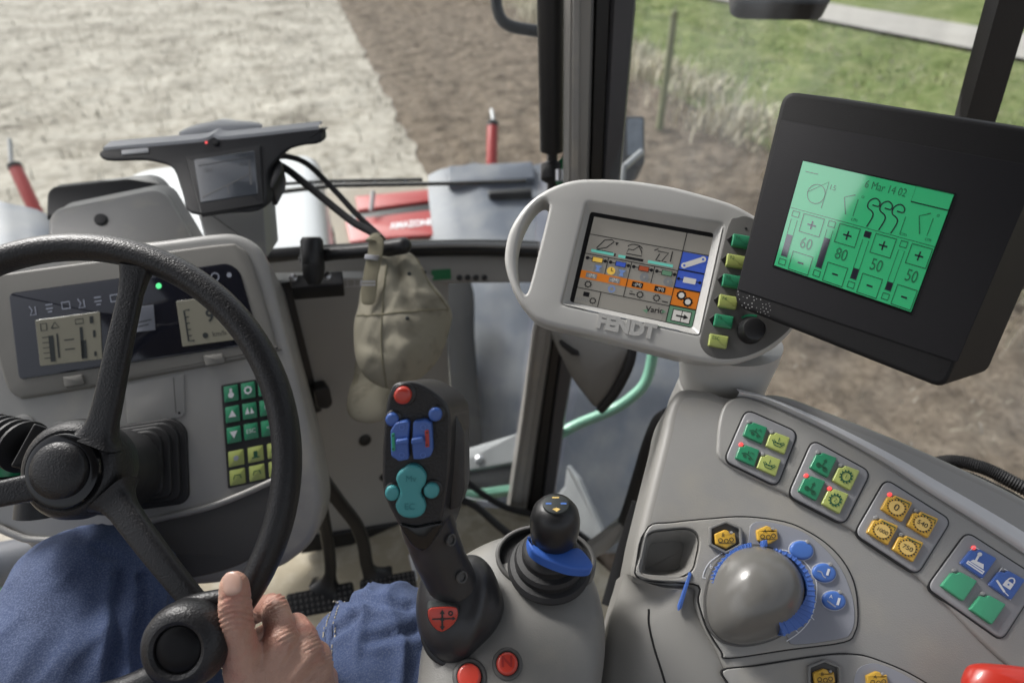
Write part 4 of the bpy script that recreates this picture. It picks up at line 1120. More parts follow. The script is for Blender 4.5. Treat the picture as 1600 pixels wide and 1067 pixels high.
def rocker(o_, ridge, mark, m2):
    b = MB(); b.slab(J, rnd(o_, 3), BLUE, .008, 0, 2, 3)
    b.slab(J, rnd(ridge, 2.5), BLUE, .0125, .007, 2.5, 3)
    b.slab(J, rnd(mark, 1.5), m2, .0088, .007, .5, 1)
    cx = sum(p[0] for p in mark) / 4; ys_ = [p[1] for p in mark]
    b.disc(J, cx, min(ys_) + 4, 1.3, INK, off=.0092); b.disc(J, cx, max(ys_) - 4, 1.3, INK, off=.0092)
    for yy in (662, 705): b.line(J, ell(sum(p[0] for p in o_) / len(o_) + 1, yy, 4, n=8), 1, mat('pale blue print', (.12, .22, .6), .5), .0085, True)
    b.build('rocker_switch', jb)
rocker([(621, 656), (638, 653), (642, 657), (640, 690), (641, 712), (626, 715), (614, 707), (613, 668)], [(622, 680), (641, 677), (642, 686), (623, 688)], [(614.5, 672), (619.5, 671), (620.5, 698), (615.5, 699)], mat('green mark', (.03, .35, .2), .4))
rocker([(648, 655), (668, 652), (676, 657), (678, 700), (674, 708), (660, 712), (648, 712), (646, 690)], [(646, 678), (664, 675), (665, 684), (646, 687)], [(666, 667), (672, 666), (673, 692), (667, 693)], mat('red mark', (.45, .04, .03), .4))
f8 = spl([(632, 729), (644, 722), (657, 726), (666, 738), (666, 750), (660, 760), (659, 768), (664, 778), (666, 790), (660, 800), (648, 804), (634, 803), (624, 796), (620, 784), (624, 774), (627, 764), (624, 754), (621, 744), (624, 735)], 5)
b = MB(); b.slab(J, f8, TEAL, .0065, 0, 6, 4, bevk=.5); b.text(J, 'Mv', 644, 743, 14, INK_TEAL, .007); b.text(J, 'EC', 642, 786, 14, INK_TEAL, .007); b.build('rocker_pad', jb)
# ================================================================ ARMREST CONSOLE
ARM = mat('armrest grey plastic', (.29, .285, .272), .34, .45, 800, .08, wear=((.34, .32, .28), .52, .8, 17))
ARM_D = mat('armrest side plastic', (.26, .253, .237), .38, .35, 900, .05)
MEMB = mat('membrane panel grey', (.27, .27, .28), .4, .2, 900, .04)
K = Plane((1100, 700, .66), (1500, 900, .60), (1100, 1050, .58))
AC = thing('armrest_console', P(1250, 1100, .72), 'grey armrest console with rows of green, amber and blue buttons', 'console')
ko = spl([(1040, 650), (1050, 622), (1068, 606), (1105, 608), (1150, 620), (1218, 614), (1300, 642), (1420, 690), (1520, 735), (1610, 780), (1760, 870), (1800, 1100), (1700, 1290), (1300, 1300), (1165, 1290), (1150, 1110), (1126, 1032), (1101, 985), (1085, 945), (1083, 920), (1048, 916), (990, 906), (991, 860), (1008, 785), (1034, 680)], 5)
pocket = spl([(1014, 836), (1045, 829), (1076, 828), (1090, 842), (1086, 872), (1078, 892), (1052, 902), (1006, 897), (1004, 870)], 4)
b = MB(); b.slab(K, ko, ARM, 0, -.10, 16, 6, holes=[pocket], side=ARM_D); body_ = b.build('body', AC)
b = MB(); b.recess(K, pocket, ARM_D, -.001, -.030, ARM_D, 13); b.build('finger_pocket', body_)
# outer rail: same grey plastic, skylight put into its paler colour
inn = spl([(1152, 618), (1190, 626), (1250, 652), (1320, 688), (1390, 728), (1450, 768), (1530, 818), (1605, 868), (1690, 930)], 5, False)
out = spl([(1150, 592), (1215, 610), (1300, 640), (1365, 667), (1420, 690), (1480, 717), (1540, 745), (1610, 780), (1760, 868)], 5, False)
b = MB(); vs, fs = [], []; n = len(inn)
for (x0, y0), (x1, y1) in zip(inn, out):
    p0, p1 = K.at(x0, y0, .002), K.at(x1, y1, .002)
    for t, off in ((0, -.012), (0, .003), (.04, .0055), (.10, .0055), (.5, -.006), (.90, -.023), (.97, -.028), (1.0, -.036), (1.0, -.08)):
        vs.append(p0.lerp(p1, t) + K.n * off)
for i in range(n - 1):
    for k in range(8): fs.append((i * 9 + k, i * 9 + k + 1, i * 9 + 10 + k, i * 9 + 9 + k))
b.add(vs, fs, GREY_PALE_LIT); b.build('outer_rail', AC, sharp=60)
strip_o = spl([(1128, 640), (1150, 622), (1190, 630), (1320, 692), (1450, 772), (1605, 872), (1720, 950), (1760, 1130), (1660, 1100), (1554, 1024), (1435, 905), (1330, 829), (1226, 772), (1131, 724), (1120, 690)], 5)
b = MB(); b.slab(K, strip_o, ARM, .0035, -.004, 5, 4); strip_ = b.build('button_strip', AC)
def centre(o_): return (sum(p[0] for p in o_) / len(o_), sum(p[1] for p in o_) / len(o_))
def module(o_, name='button_module'):
    b = MB(); b.slab(K, rnd(o_, 16), BLACK, .0042, .001, 1, 2); b.slab(K, inset(rnd(o_, 16), 2.2), MEMB, .0052, .002, 3, 3)
    return b.build(name, AC)
def key(par, cx, cy, offs, m, led, art, nm, ov=True):
    tl, tr, br, bl = [(cx + x, cy + y) for x, y in offs]
    q = Q(K, tl, tr, br, bl, 100, 100)
    b = MB(); o_ = [(16, 2), (10, 12), (0, 18), (0, 100), (100, 100), (100, 0), (22, 0)]
    b.slab(q, rnd([(0, 22), (0, 100), (100, 100), (100, 0), (24, 0), (20, 16)], 7), m, .0088, .003, 6, 4, bevk=1.0)
    if art: art(b, q)
    k_ = b.build(nm, par)
    lx, ly = q.px(6, 4)
    b = MB(); b.slab(K, ell(lx, ly, 3.6, 3.3), LED_RED if led else LED_OFF, .0072, .004, 1.6, 3); b.build('indicator_lamp', par)
def art_implement(v):
    def f(b, q):
        o = .0093
        b.line(q, [(20, 60), (35, 48), (60, 55), (80, 70)], 6, INK_GREEN, o); b.disc(q, 38, 66, 9, INK_GREEN, off=o); b.disc(q, 64, 70, 7, INK_GREEN, off=o)
        b.line(q, [(50, 30), (50, 48)], 5, INK_GREEN, o); b.text(q, v, 70, 34, 26, INK_GREEN, o)
    return f
def art_star(b, q):
    o = .0093
    b.line(q, [(20, 50), (35, 75), (65, 75), (82, 48)], 5, INK_GREEN, o); b.line(q, [(25, 45), (50, 62), (78, 42)], 4, INK_GREEN, o)
    for x in (36, 50, 64): b.disc(q, x, 58, 5, INK_GREEN, off=o + .0001)
    b.line(q, [(50, 25), (50, 48)], 4, INK_GREEN, o)
def art_lift(b, q):
    o = .0093
    b.disc(q, 30, 68, 12, INK_GREEN, off=o); b.disc(q, 68, 74, 12, INK_GREEN, off=o); b.line(q, [(28, 62), (70, 70)], 9, INK_GREEN, o)
    b.line(q, [(50, 64), (52, 38)], 5, INK_GREEN, o); b.flat(q, [(42, 40), (62, 42), (53, 24)], INK_GREEN, o)
def art_gear(n_):
    def f(b, q):
        b.gear(q, 50, 52, 33, INK_GREEN, .0093, 12, .13); b.text(q, n_, 50, 52, 30, INK_GREEN, .0095)
    return f
def art_pto(n_, s_):
    def f(b, q):
        o = .0093
        b.disc(q, 50, 56, 33, YELLOW_LIGHT, off=o)
        for k in range(18):
            a = 2 * math.pi * k / 18
            b.line(q, [(50 + 34 * math.cos(a), 56 + 34 * math.sin(a)), (50 + 41 * math.cos(a), 56 + 41 * math.sin(a))], 6, INK, o)
        b.line(q, [(28, 12), (90, 14), (92, 30)], 4, INK_GREEN, o)
        b.text(q, n_, 50, 57, s_, INK, .0096)
    return f
def art_seat(b, q):
    o = .0093
    b.frame2(q, 1, 1, 99, 99, 4, WHITE, .0072)
    b.flat(q, [(14, 72), (88, 72), (88, 88), (14, 88)], WHITE, o); b.flat(q, [(28, 56), (70, 50), (80, 68), (22, 70)], WHITE, o); b.line(q, [(38, 56), (34, 24)], 9, WHITE, o); b.disc(q, 35, 22, 9, WHITE, off=o)
    b.line(q, [(18, 80), (84, 80)], 3, BLUE_MID, o + .0002)
def art_lock(b, q):
    o = .0093
    b.frame2(q, 1, 1, 99, 99, 4, WHITE, .0072)
    b.flat(q, [(38, 42), (72, 42), (72, 70), (38, 70)], WHITE, o); b.line(q, ell(56, 40, 13, 18, 0, 14, 150, 360), 6, WHITE, o); b.disc(q, 55, 55, 4, BLUE_MID, off=o + .0002)
    b.line(q, [(10, 66), (60, 90)], 9, WHITE, o); b.line(q, [(60, 90), (80, 94)], 4, WHITE, o)
m1 = module([(1163, 639), (1247, 676), (1213, 764), (1127, 722)])
of1 = [(-10, -17), (19.5, -6), (11, 19.5), (-18.5, 6.5)]
key(m1, 1176, 677, of1, GREEN, False, art_implement('A'), 'dark_green_button'); key(m1, 1164, 712, of1, GREEN, True, art_implement('m'), 'dark_green_button')
key(m1, 1211, 693, of1, LIME, False, art_star, 'lime_button'); key(m1, 1197, 727, of1, LIME, False, art_star, 'lime_button')
m2 = module([(1266, 686), (1360, 738), (1317, 823), (1226, 776)])
of2 = [(-9, -20), (21, -9), (6.5, 21.5), (-21.5, 6)]
key(m2, 1282, 727, of2, GREEN, False, art_lift, 'dark_green_button'); key(m2, 1264, 763, of2, GREEN, True, art_lift, 'dark_green_button')
key(m2, 1317, 747, of2, LIME, False, art_gear('1'), 'lime_button'); key(m2, 1300, 783, of2, LIME, True, art_gear('2'), 'lime_button')
m3 = module([(1380, 747), (1485, 813), (1430, 901), (1329, 835)])
of3 = [(-11, -22), (24.5, -7), (8, 23), (-24.5, 3)]
key(m3, 1395, 794, of3, YELLOW, True, art_pto('0', 46), 'amber_button'); key(m3, 1373, 830, of3, YELLOW, False, art_pto('1000', 26), 'amber_button')
key(m3, 1435, 819, of3, YELLOW, False, art_pto('540', 31), 'amber_button'); key(m3, 1412, 856, of3, YELLOW, False, art_pto('750', 31), 'amber_button')
m4 = module([(1506, 829), (1624, 905), (1561, 1003), (1441, 918)])
of4 = [(-7, -24), (28, -5), (6, 26.5), (-28.5, 2.5)]
key(m4, 1521, 878, of4, BLUE, True, art_seat, 'blue_button'); key(m4, 1565, 911, of4, BLUE, False, art_lock, 'blue_button')
key(m4, 1491, 913, of4, GREEN_PALE, False, None, 'plain_green_button'); key(m4, 1535, 949, of4, GREEN_PALE, False, None, 'plain_green_button')
# linkage module with the big dial
lo_ = spl([(1012, 822), (1050, 815), (1110, 809), (1164, 806), (1226, 814), (1264, 830), (1296, 852), (1322, 882), (1337, 918), (1341, 962), (1336, 988), (1318, 1004), (1230, 1016), (1138, 1029), (1126, 1018), (1104, 982), (1090, 940), (1090, 916), (1048, 910), (994, 901), (998, 868)], 4)
b = MB(); b.slab(K, lo_, BLACK, .0008, -.004, 0, holes=[inset(pocket, -9)]); b.slab(K, inset(lo_, 2.2), ARM, .0022, -.004, 2, 3, holes=[inset(pocket, -3)]); lm = b.build('dial_module', AC)
lo2 = spl([(1128, 1046), (1180, 1038), (1283, 1022), (1330, 1020), (1368, 1028), (1435, 1058), (1500, 1110), (1520, 1200), (1400, 1260), (1180, 1260), (1160, 1130), (1140, 1075)], 4)
b = MB(); b.slab(K, lo2, BLACK, .0008, -.004, 0); b.slab(K, inset(lo2, 2.4), ARM, .0022, -.004, 2, 3); lm2 = b.build('lower_module', AC)
# sloping left shoulder falling away from the ridge
T_ = spl([(988, 900), (1020, 910), (1052, 915), (1084, 918), (1086, 945), (1102, 985), (1127, 1032), (1151, 1110), (1166, 1290)], 5, False)
L_ = spl([(982, 892), (975, 918), (967, 944), (960, 970), (954, 1000), (948, 1040), (943, 1090), (940, 1150), (938, 1300)], 5, False)
vs, fs = [], []
NS = 9
for (x0, y0), (x1, y1) in zip(T_, L_):
    for k in range(NS):
        t = k / (NS - 1)
        vs.append(K.at(x0 + (x1 - x0) * t, y0 + (y1 - y0) * t, .0005 - .040 * t ** 1.5 - (.0 if k else .006)))
    vs.append(K.at(x1, y1, -.052)); vs.append(K.at(x1 + 6, y1, -.16))
W_ = NS + 2
for i in range(len(T_) - 1):
    for k in range(W_ - 1): fs.append((i * W_ + k, i * W_ + k + 1, (i + 1) * W_ + k + 1, (i + 1) * W_ + k))
b = MB(); b.add(vs, fs, ARM_D); sd_ = b.build('left_shoulder', AC, sharp=70)
def on_sh(i, t, off): 
    (x0, y0), (x1, y1) = T_[i], L_[i]
    return K.at(x0 + (x1 - x0) * t, y0 + (y1 - y0) * t, .0005 - .040 * t ** 1.5 + off)
b = MB(); b.tube([on_sh(i, .62 - .2 * i / len(T_), .0004) for i in range(16, len(T_))], .0010, BLACK, n=6); b.build('shoulder_gap', sd_)
b = MB(); b.slab(K, rnd([(1076, 893), (1080, 896), (1064, 950), (1059, 954), (1058, 946)], 1.5), BLUE, .004, 0, 1, 2); b.build('blue_tell_tale', lm)
MEMB2 = mat('blue grey membrane', (.28, .29, .325), .38, .15, 900, .04)
b = MB(); mo = spl([(1169, 830), (1174, 818), (1186, 814), (1210, 817), (1252, 830), (1288, 857), (1314, 890), (1330, 930), (1334, 965), (1328, 988), (1312, 998), (1240, 1007), (1226, 992), (1190, 960), (1168, 880)], 4)
b.slab(K, mo, GREY_MID, .0026, 0, .5, 1); b.slab(K, inset(mo, .8), MEMB2, .0029, 0, .5, 1)
o = .0034
arc = [(1227, 1001), (1246, 988), (1262, 970), (1270, 950), (1274, 925), (1272, 905), (1262, 886), (1246, 870), (1226, 860), (1211, 860)]
b.line(K, spl(arc, 6, False), 1.6, WHITE, o)
for (x, y), (x2, y2) in (((1246, 988), (1241, 984)), ((1270, 968), (1265, 963)), ((1274, 940), (1268, 938)), ((1266, 911), (1261, 913)), ((1244, 888), (1240, 891))): b.line(K, [(x, y), (x2, y2)], 1.4, WHITE, o)
for s_, x, y in (('1', 1259, 965), ('2', 1264, 940), ('3', 1258, 913)): b.text(K, s_, x, y, 12, WHITE, o, rot=-18)
b.disc(K, 1244, 888, 2, WHITE, off=o)
b.build('dial_scale', lm)
b = MB(); b.line(K, spl([(1097, 901), (1099, 893), (1106, 880), (1118, 870), (1131, 862)], 5, False), 1.4, WHITE, .0028); b.line(K, [(1096, 902), (1102, 903)], 1.4, WHITE, .0028); b.text(K, '6', 1110, 885, 11, WHITE, .0028, rot=-20); b.build('dial_scale', lm)
# dial
Kd = K
dial = spl([(1178, 852), (1200, 856), (1222, 866), (1240, 884), (1250, 905), (1254, 930), (1248, 958), (1232, 982), (1206, 998), (1172, 1007), (1146, 1007), (1122, 998), (1106, 978), (1100, 950), (1102, 920), (1112, 890), (1130, 867), (1152, 855)], 5)
b = MB(); b.slab(K, inset(dial, -2), GREY_DARK, .004, .001, 2, 2); dl = b.build('dial_base', lm)
DK = mat('satin dial plastic', (.15, .146, .136), .2, .15, 900, .04)
b = MB(); b.pillow(K, inset(dial, 1.5), DK, .046, .0, 20, (1172, 925), .56, None, .004); b.build('dial_cap', dl, sharp=180)
def ring_seg(po_, pi_, top):
    b = MB(); n = len(po_)
    tp = [top * (.42 + .58 * i / (n - 1)) if top > .02 else top for i in range(n)]
    vs = []
    for p, q_, h in zip(po_, pi_, tp): vs += [K.at(*p, .002), K.at(*p, h), K.at(*q_, h + .0005), K.at(*q_, .002)]
    fs = [(i * 4 + k, i * 4 + (k + 1) % 4, i * 4 + 4 + (k + 1) % 4, i * 4 + 4 + k) for i in range(n - 1) for k in range(4)] + [(0, 1, 2, 3), (n * 4 - 4, n * 4 - 3, n * 4 - 2, n * 4 - 1)]
    b.add(vs, fs, BLUE)
    for p, q_, h in zip(po_, pi_, tp):
        b.tube([K.at(*p, .004), K.at(*p, h), K.at(*q_, h + .0006)], .0009, BLUE, n=8)
    b.build('dial_ring', dl)
ring_seg(spl([(1206, 860), (1227, 869), (1244, 887), (1254, 908), (1256, 932), (1250, 958), (1234, 976), (1205, 990)], 3, False),
         spl([(1205, 863), (1224, 874), (1239, 891), (1246, 909), (1243, 930), (1231, 949), (1214, 957), (1194, 962)], 3, False), .036)
ring_seg(spl([(1110, 920), (1109, 905), (1116, 887), (1132, 868), (1152, 855), (1166, 851)], 3, False),
         spl([(1114, 920), (1114, 906), (1121, 890), (1136, 873), (1154, 861), (1166, 857)], 3, False), .015)
b = MB(); b.slab(K, rnd([(1185, 846), (1192, 845), (1193, 856), (1186, 857)], 2), BLUE, .014, .003, 1.5, 2); b.build('dial_pointer', dl)
# hexagonal amber buttons
def hexkey(cx, cy, well, par, num):
    ho = [(cx + x, cy + y) for x, y in ((-17, -8), (-1, -15), (15, -10), (17, 6), (2, 15), (-15, 8))]
    if well:
        ww = [(cx + x * 1.75 + 1, cy + y * 1.75 - 3) for x, y in ((-15, -9), (0, -15), (14, -9), (15, 7), (0, 15), (-15, 7))]
        b = MB(); b.slab(K, rnd(ww, 2), GREY_MID, .0062, .001, 1.5, 2, holes=[rnd(inset(ww, 4), 2)]); b.flat(K, inset(ww, 3.5), GREY_DARK, .0026); wl2 = b.build('button_well', par)
    else: wl2 = par
    b = MB(); b.slab(K, rnd([ho[0], ho[1], (cx + 5, cy - 13), (cx + 8, cy - 7), ho[2], ho[3], ho[4], ho[5]], 2), YELLOW, .0065, .0, 2.5, 3)
    o = .0069
    for x, y in ((-8, 2), (1, 3), (9, 1)): b.line(K, ell(cx + x, cy + y, 3.2, n=8), 1.1, INK, o, True)
    b.line(K, [(cx - 11, cy + 6), (cx + 12, cy + 6)], 1, INK, o); b.text(K, num, cx - 4, cy - 6, 8, INK, o, rot=10)
    b.build('amber_button', wl2)
    b = MB(); b.slab(K, ell(cx + 10, cy - 10, 2.6), LED_OFF, .0055, .002, 1, 2); b.build('indicator_lamp', wl2)
hexkey(1131, 843, True, lm, 'B'); hexkey(1196, 837, False, lm, 'A')
hexkey(1284, 1058, True, lm2, 'B'); hexkey(1366, 1062, False, lm2, 'A')
b = MB(); mo2 = spl([(1334, 1080), (1334, 1052), (1346, 1038), (1372, 1036), (1420, 1058), (1470, 1100), (1440, 1160), (1360, 1160)], 4); b.slab(K, mo2, GREY_MID, .0026, 0, .5, 1); b.slab(K, inset(mo2, .8), MEMB2, .0029, 0, .5, 1); b.build('lower_scale', lm2)
def oval(cx, cy, art):
    b = MB(); o_ = ell(cx, cy, 18.5, 14.5, 12, 30)
    b.slab(K, inset(o_, -1.6), mat('pale outline print', (.5, .52, .56), .5), .0034, .001, .4, 1); b.slab(K, o_, BLUE_MID, .0062, .001, 5, 4, bevk=.6)
    if art: art(b, cx, cy)
    b.build('oval_button', lm)
    b = MB(); b.slab(K, ell(cx + 9, cy - 13, 3.4), LED_OFF, .0066, .002, 1.2, 2); b.build('indicator_lamp', lm)
def a1(b, x, y): b.line(K, spl([(x - 12, y - 3), (x - 6, y - 1), (x - 3, y + 5), (x + 1, y + 8)], 4, False), 1.6, IC, .0067); b.line(K, [(x + 3, y + 4), (x + 6, y - 6)], 4, WHITE, .0067)
def a2(b, x, y): b.text(K, 'A', x - 6, y - 6, 8, WHITE, .0067, rot=10); b.line(K, [(x - 12, y + 0), (x + 1, y + 10)], 2, IC, .0067); b.line(K, [(x + 4, y + 7), (x + 7, y - 4)], 4, WHITE, .0067)
oval(1250, 860, None); oval(1285, 895, a1); oval(1300, 938, a2)
# red lever knob, corrugated cables
b = MB(); RL = Plane((1510, 1045, .54), (1600, 1045, .53), (1550, 1067, .53))
t = thing('red_lever', RL.at(1560, 1090, -.02), 'glossy red lever handle at the bottom edge of the armrest', 'lever')
b.pillow(RL, spl([(1503, 1075), (1506, 1048), (1520, 1037), (1560, 1038), (1620, 1046), (1680, 1060), (1690, 1100), (1640, 1130), (1530, 1120)], 5), mat('glossy red lever plastic', (.55, .035, .02), .3, coat=.3), .018, .018, 10, None, .45); b.build('lever_grip', t, sharp=180)
b = MB(); b.slab(RL, rnd([(1540, 1100), (1600, 1100), (1600, 1160), (1540, 1160)], 3), BLACK, -.005, -.05, 2, 2); b.build('lever_shaft', t)
def corrugated(pts, r, label):
    c = spl([P(*p) for p in pts], 30, False)
    rs = [r * (1 + .08 * (1 if i % 2 else -1)) for i in range(len(c))]
    b = MB(); b.tube(c, rs, RUBBER, n=12); b.build('corrugated_cable', None, label, 'cable', 'cables behind the armrest')
corrugated([(1380, 800, .80), (1430, 740, .84), (1480, 721, .84), (1530, 729, .82), (1580, 752, .8), (1660, 800, .78), (1740, 880, .80), (1780, 1000, .86)], .0085, 'upper black corrugated cable curving out behind the grey armrest rail')
corrugated([(1390, 820, .78), (1445, 760, .82), (1500, 744, .81), (1560, 768, .78), (1600, 790, .76), (1660, 826, .74), (1730, 900, .78), (1760, 1010, .84)], .0075, 'lower black corrugated cable tucked against the grey armrest rail')
# ================================================================ COLOUR TERMINAL
TERM = mat('warm light grey plastic', (.48, .475, .455), .34, .35, 900, .05)
TERM_D = mat('terminal key strip plastic', (.11, .108, .102), .45, .3, 900, .05)
Tm = Plane((800, 400, .70), (1150, 420, .68), (1000, 560, .675))
TE = thing('colour_terminal', P(1150, 620, .70), 'light grey terminal with oval handle, colour menu screen and five F keys', 'terminal')
to_ = spl([(897, 280), (938, 278), (980, 280), (1025, 286), (1066, 294), (1136, 314), (1172, 331), (1215, 360), (1246, 405), (1255, 455), (1249, 495), (1236, 520), (1207, 546), (1172, 562), (1136, 569), (1083, 563), (994, 541), (922, 523), (851, 506), (826, 488), (803, 455), (789, 413), (791, 377), (802, 347), (825, 316), (858, 293)], 5)
hole = spl([(849, 312), (857, 317), (857, 330), (842, 392), (826, 452), (818, 457), (810, 440), (806, 404), (811, 370), (823, 340), (837, 320)], 5)
scr_o = rnd([(917, 316), (1130, 351), (1092, 523), (878, 475)], 5)
b = MB(); b.slab(Tm, to_, TERM, 0, -.035, 9, 6, holes=[hole, scr_o]); case = b.build('casing', TE)
b = MB(); scr_i = rnd([(923, 327), (1118, 361), (1084, 511), (890, 469)], 5); n = len(scr_o)
b.add([Tm.at(*p, .0) for p in scr_o] + [Tm.at(*p, -.008) for p in scr_i], [(i, (i + 1) % n, n + (i + 1) % n, n + i) for i in range(n)], TERM); b.build('screen_surround', case)
b = MB(); b.flat(Tm, inset(scr_i, -1), BLACK, -.009); b.build('screen_mask', case)
sq_ = Q(Tm, (929, 335), (1117, 368), (1083, 509), (897, 470), 100, 78)
PAPER = mat('lit grey display', (.19, .18, .16), .3, var=.06, vscale=12, emit=.30)
SC = {k: mat('display ' + k, c, .3, var=.02, emit=e) for k, c, e in (('blue', (.03, .06, .27), .5), ('orange', (.3, .09, .012), .6), ('amber', (.5, .32, .06), .4), ('rust', (.2, .045, .02), .5), ('sage', (.07, .14, .09), .5), ('cyan', (.1, .36, .3), .4), ('ink', (.012, .012, .014), .1), ('white', (.33, .32, .3), .5), ('grey', (.12, .125, .13), .4), ('sky', (.1, .16, .33), .4))}
b = MB(); b.slab(sq_, [(0, 0), (100, 0), (100, 78), (0, 78)], PAPER, -.0078, -.0088)
o, o2, o3 = -.0075, -.0072, -.0069
ink = SC['ink']
def ln(*p, w=.7): b.line(sq_, p, w, ink, o2)
b.box2(sq_, 78, 16.5, 100, 31.5, SC['blue'], o); b.box2(sq_, 78, 32.3, 100, 47.5, SC['blue'], o); b.box2(sq_, 78, 48.3, 100, 63, SC['orange'], o); b.box2(sq_, 78, 63.8, 100, 78, SC['sage'], o)
b.box2(sq_, 0, 48.5, 78, 55.5, SC['orange'], o)
ln((0, 16), (78, 16)); ln((78, 0), (78, 78)); ln((0, 33.5), (78, 33.5)); ln((0, 64.5), (78, 64.5)); ln((78, 16), (100, 16)); ln((78, 32), (100, 32), w=1.2); ln((78, 48), (100, 48), w=1.2); ln((78, 63.4), (100, 63.4), w=1)
for x in (19.5, 39, 58.5): ln((x, 33.5), (x, 48.5))
ln((39, 48.5), (39, 64.5)); ln((20, 64.5), (20, 78))
# row of implements with bars
b.line(sq_, [(8, 27), (13, 19), (19, 17.5), (21, 19), (16, 25), (9, 28)], .9, ink, o2, True); ln((8, 28.6), (22, 28.6)); b.flat(sq_, [(22, 19), (25, 19), (23.5, 22)], ink, o2)
b.line(sq_, [(33, 27), (34, 23), (38, 23), (42, 19), (45, 23), (46, 27)], .9, ink, o2, True); b.line(sq_, ell(39, 21, 6, 3, 0, 14, 180, 350), .8, ink, o2)
b.line(sq_, [(55, 20), (58, 18), (58, 20), (67, 20), (63, 28), (67, 28)], 1, ink, o2); b.line(sq_, [(60, 22), (58, 28), (62, 28)], 1, ink, o2); ln((70, 18), (70, 27), w=1)
for x0, x1, y in ((4, 23, 30), (27, 33, 30.4), (52, 73, 30.4)): b.box2(sq_, x0, y - 1.2, x1, y + 1.2, SC['cyan'], o2)
b.box2(sq_, 23.4, 28.8, 24.6, 31.3, ink, o2); b.box2(sq_, 33, 29.3, 48, 31.5, ink, o2)
# cylinders
for x, c in ((4, 'amber'), (23.5, 'blue'), (43, 'rust'), (62.5, 'sage')):
    ln((x - 2, 37.2), (x + 14, 37.2), w=.8); b.disc(sq_, x - 1.5, 37.2, 1.5, ink, off=o3); b.disc(sq_, x + 13.5, 37.2, 1.5, ink, off=o3); b.box2(sq_, x + 2.5, 35, x + 11.5, 39.6, ink, o2); b.box2(sq_, x + 3, 35.4, x + 11, 39.2, SC[c], o3)
for x in (13, 33):
    b.box2(sq_, x - 3.6, 41, x + 3.6, 48, SC['grey'], o2); b.flat(sq_, [(x - 3, 42), (x + 3, 42), (x + 1, 44.5), (x + 2, 47.4), (x - 2, 47.4), (x - 1, 44.5)], SC['sky'], o3)
b.disc(sq_, 24, 44.5, 3.5, SC['amber'], off=o2); b.line(sq_, [(24, 42), (24, 44.5), (26, 44.5)], .7, ink, o3)
for x in (52, 72): b.disc(sq_, x, 44.3, 3.7, SC['grey'], off=o2); b.disc(sq_, x, 44.3, 1, PAPER, off=o3)
for x in (9, 28.5, 48, 67):
    b.box2(sq_, x - 4.6, 49.8, x + 4.6, 54.3, SC['ink'] if x > 40 else SC['grey'], o2); b.text(sq_, '-(M)', x, 52, 4, SC['white'], o3)
for x, c in ((8, ink), (28, SC['sky']), (52, ink), (66, ink)): b.gear(sq_, x, 60, 3.2, c, o2, 9, .2)
ln((43, 60.8), (48, 60.8), w=1); ln((71, 61.8), (76, 61.8), w=1); ln((43, 58.6), (45.5, 58.6), w=.6)
b.box2(sq_, 6, 67, 11, 71, ink, o2); b.text(sq_, 'AUTO', 6, 74.5, 4, SC['grey'], o2); b.gear(sq_, 15, 73.5, 3, ink, o2, 9, .2)
b.text(sq_, 'Vario', 67, 70.5, 7, ink, o2, rot=-4, bold=.02); b.flat(sq_, [(57, 72.5), (61, 71), (61, 74.5)], SC['sage'], o2); b.flat(sq_, [(76.5, 70), (73, 68.5), (73, 72)], SC['sage'], o2)
# right column
b.line(sq_, [(82, 28), (96, 20)], 4.6, SC['white'], o2); b.disc(sq_, 82, 28, 2.5, SC['white'], off=o3); b.disc(sq_, 96, 20, 2.5, SC['white'], off=o3); b.disc(sq_, 82, 28, 1, SC['blue'], off=o3 + .0002); b.disc(sq_, 96, 20, 1, SC['blue'], off=o3 + .0002)
ln((79, 40), (99, 40), w=.8); b.box2(sq_, 84, 37.6, 94.5, 42.4, SC['white'], o3); b.disc(sq_, 80, 40, 1.3, ink, off=o3); b.disc(sq_, 98, 40, 1.3, ink, off=o3)
for x, y in ((85.5, 53.5), (92, 58)): b.gear(sq_, x, y, 4.2, ink, o2, 9, .3); b.disc(sq_, x, y, 2.4, SC['white'], off=o3)
b.box2(sq_, 81.5, 66, 97.5, 76.5, ink, o2); b.box2(sq_, 82.2, 66.7, 89.2, 75.8, SC['white'], o3); b.box2(sq_, 89.8, 66.7, 96.8, 75.8, SC['white'], o3)
b.line(sq_, [(85, 71.3), (92, 71.3)], 1.4, ink, o3 + .0003); b.flat(sq_, [(91.5, 69), (95.5, 71.3), (91.5, 73.6)], ink, o3 + .0003)
b.build('colour_screen', case)
b = MB(); b.text(Tm, 'FENDT', 978, 511, 30, TERM, -.001, rot=11.5, bold=.06, sx=1.0, raise_to=.0014); b.build('raised_lettering', case)
kst = spl([(1138, 352), (1152, 340), (1172, 340), (1214, 366), (1243, 420), (1247, 470), (1238, 508), (1205, 538), (1168, 556), (1130, 561), (1106, 554), (1094, 538), (1096, 518), (1118, 436)], 4)
b = MB(); b.slab(Tm, kst, TERM_D, .0012, -.003, 2, 2); ks = b.build('key_strip', case)
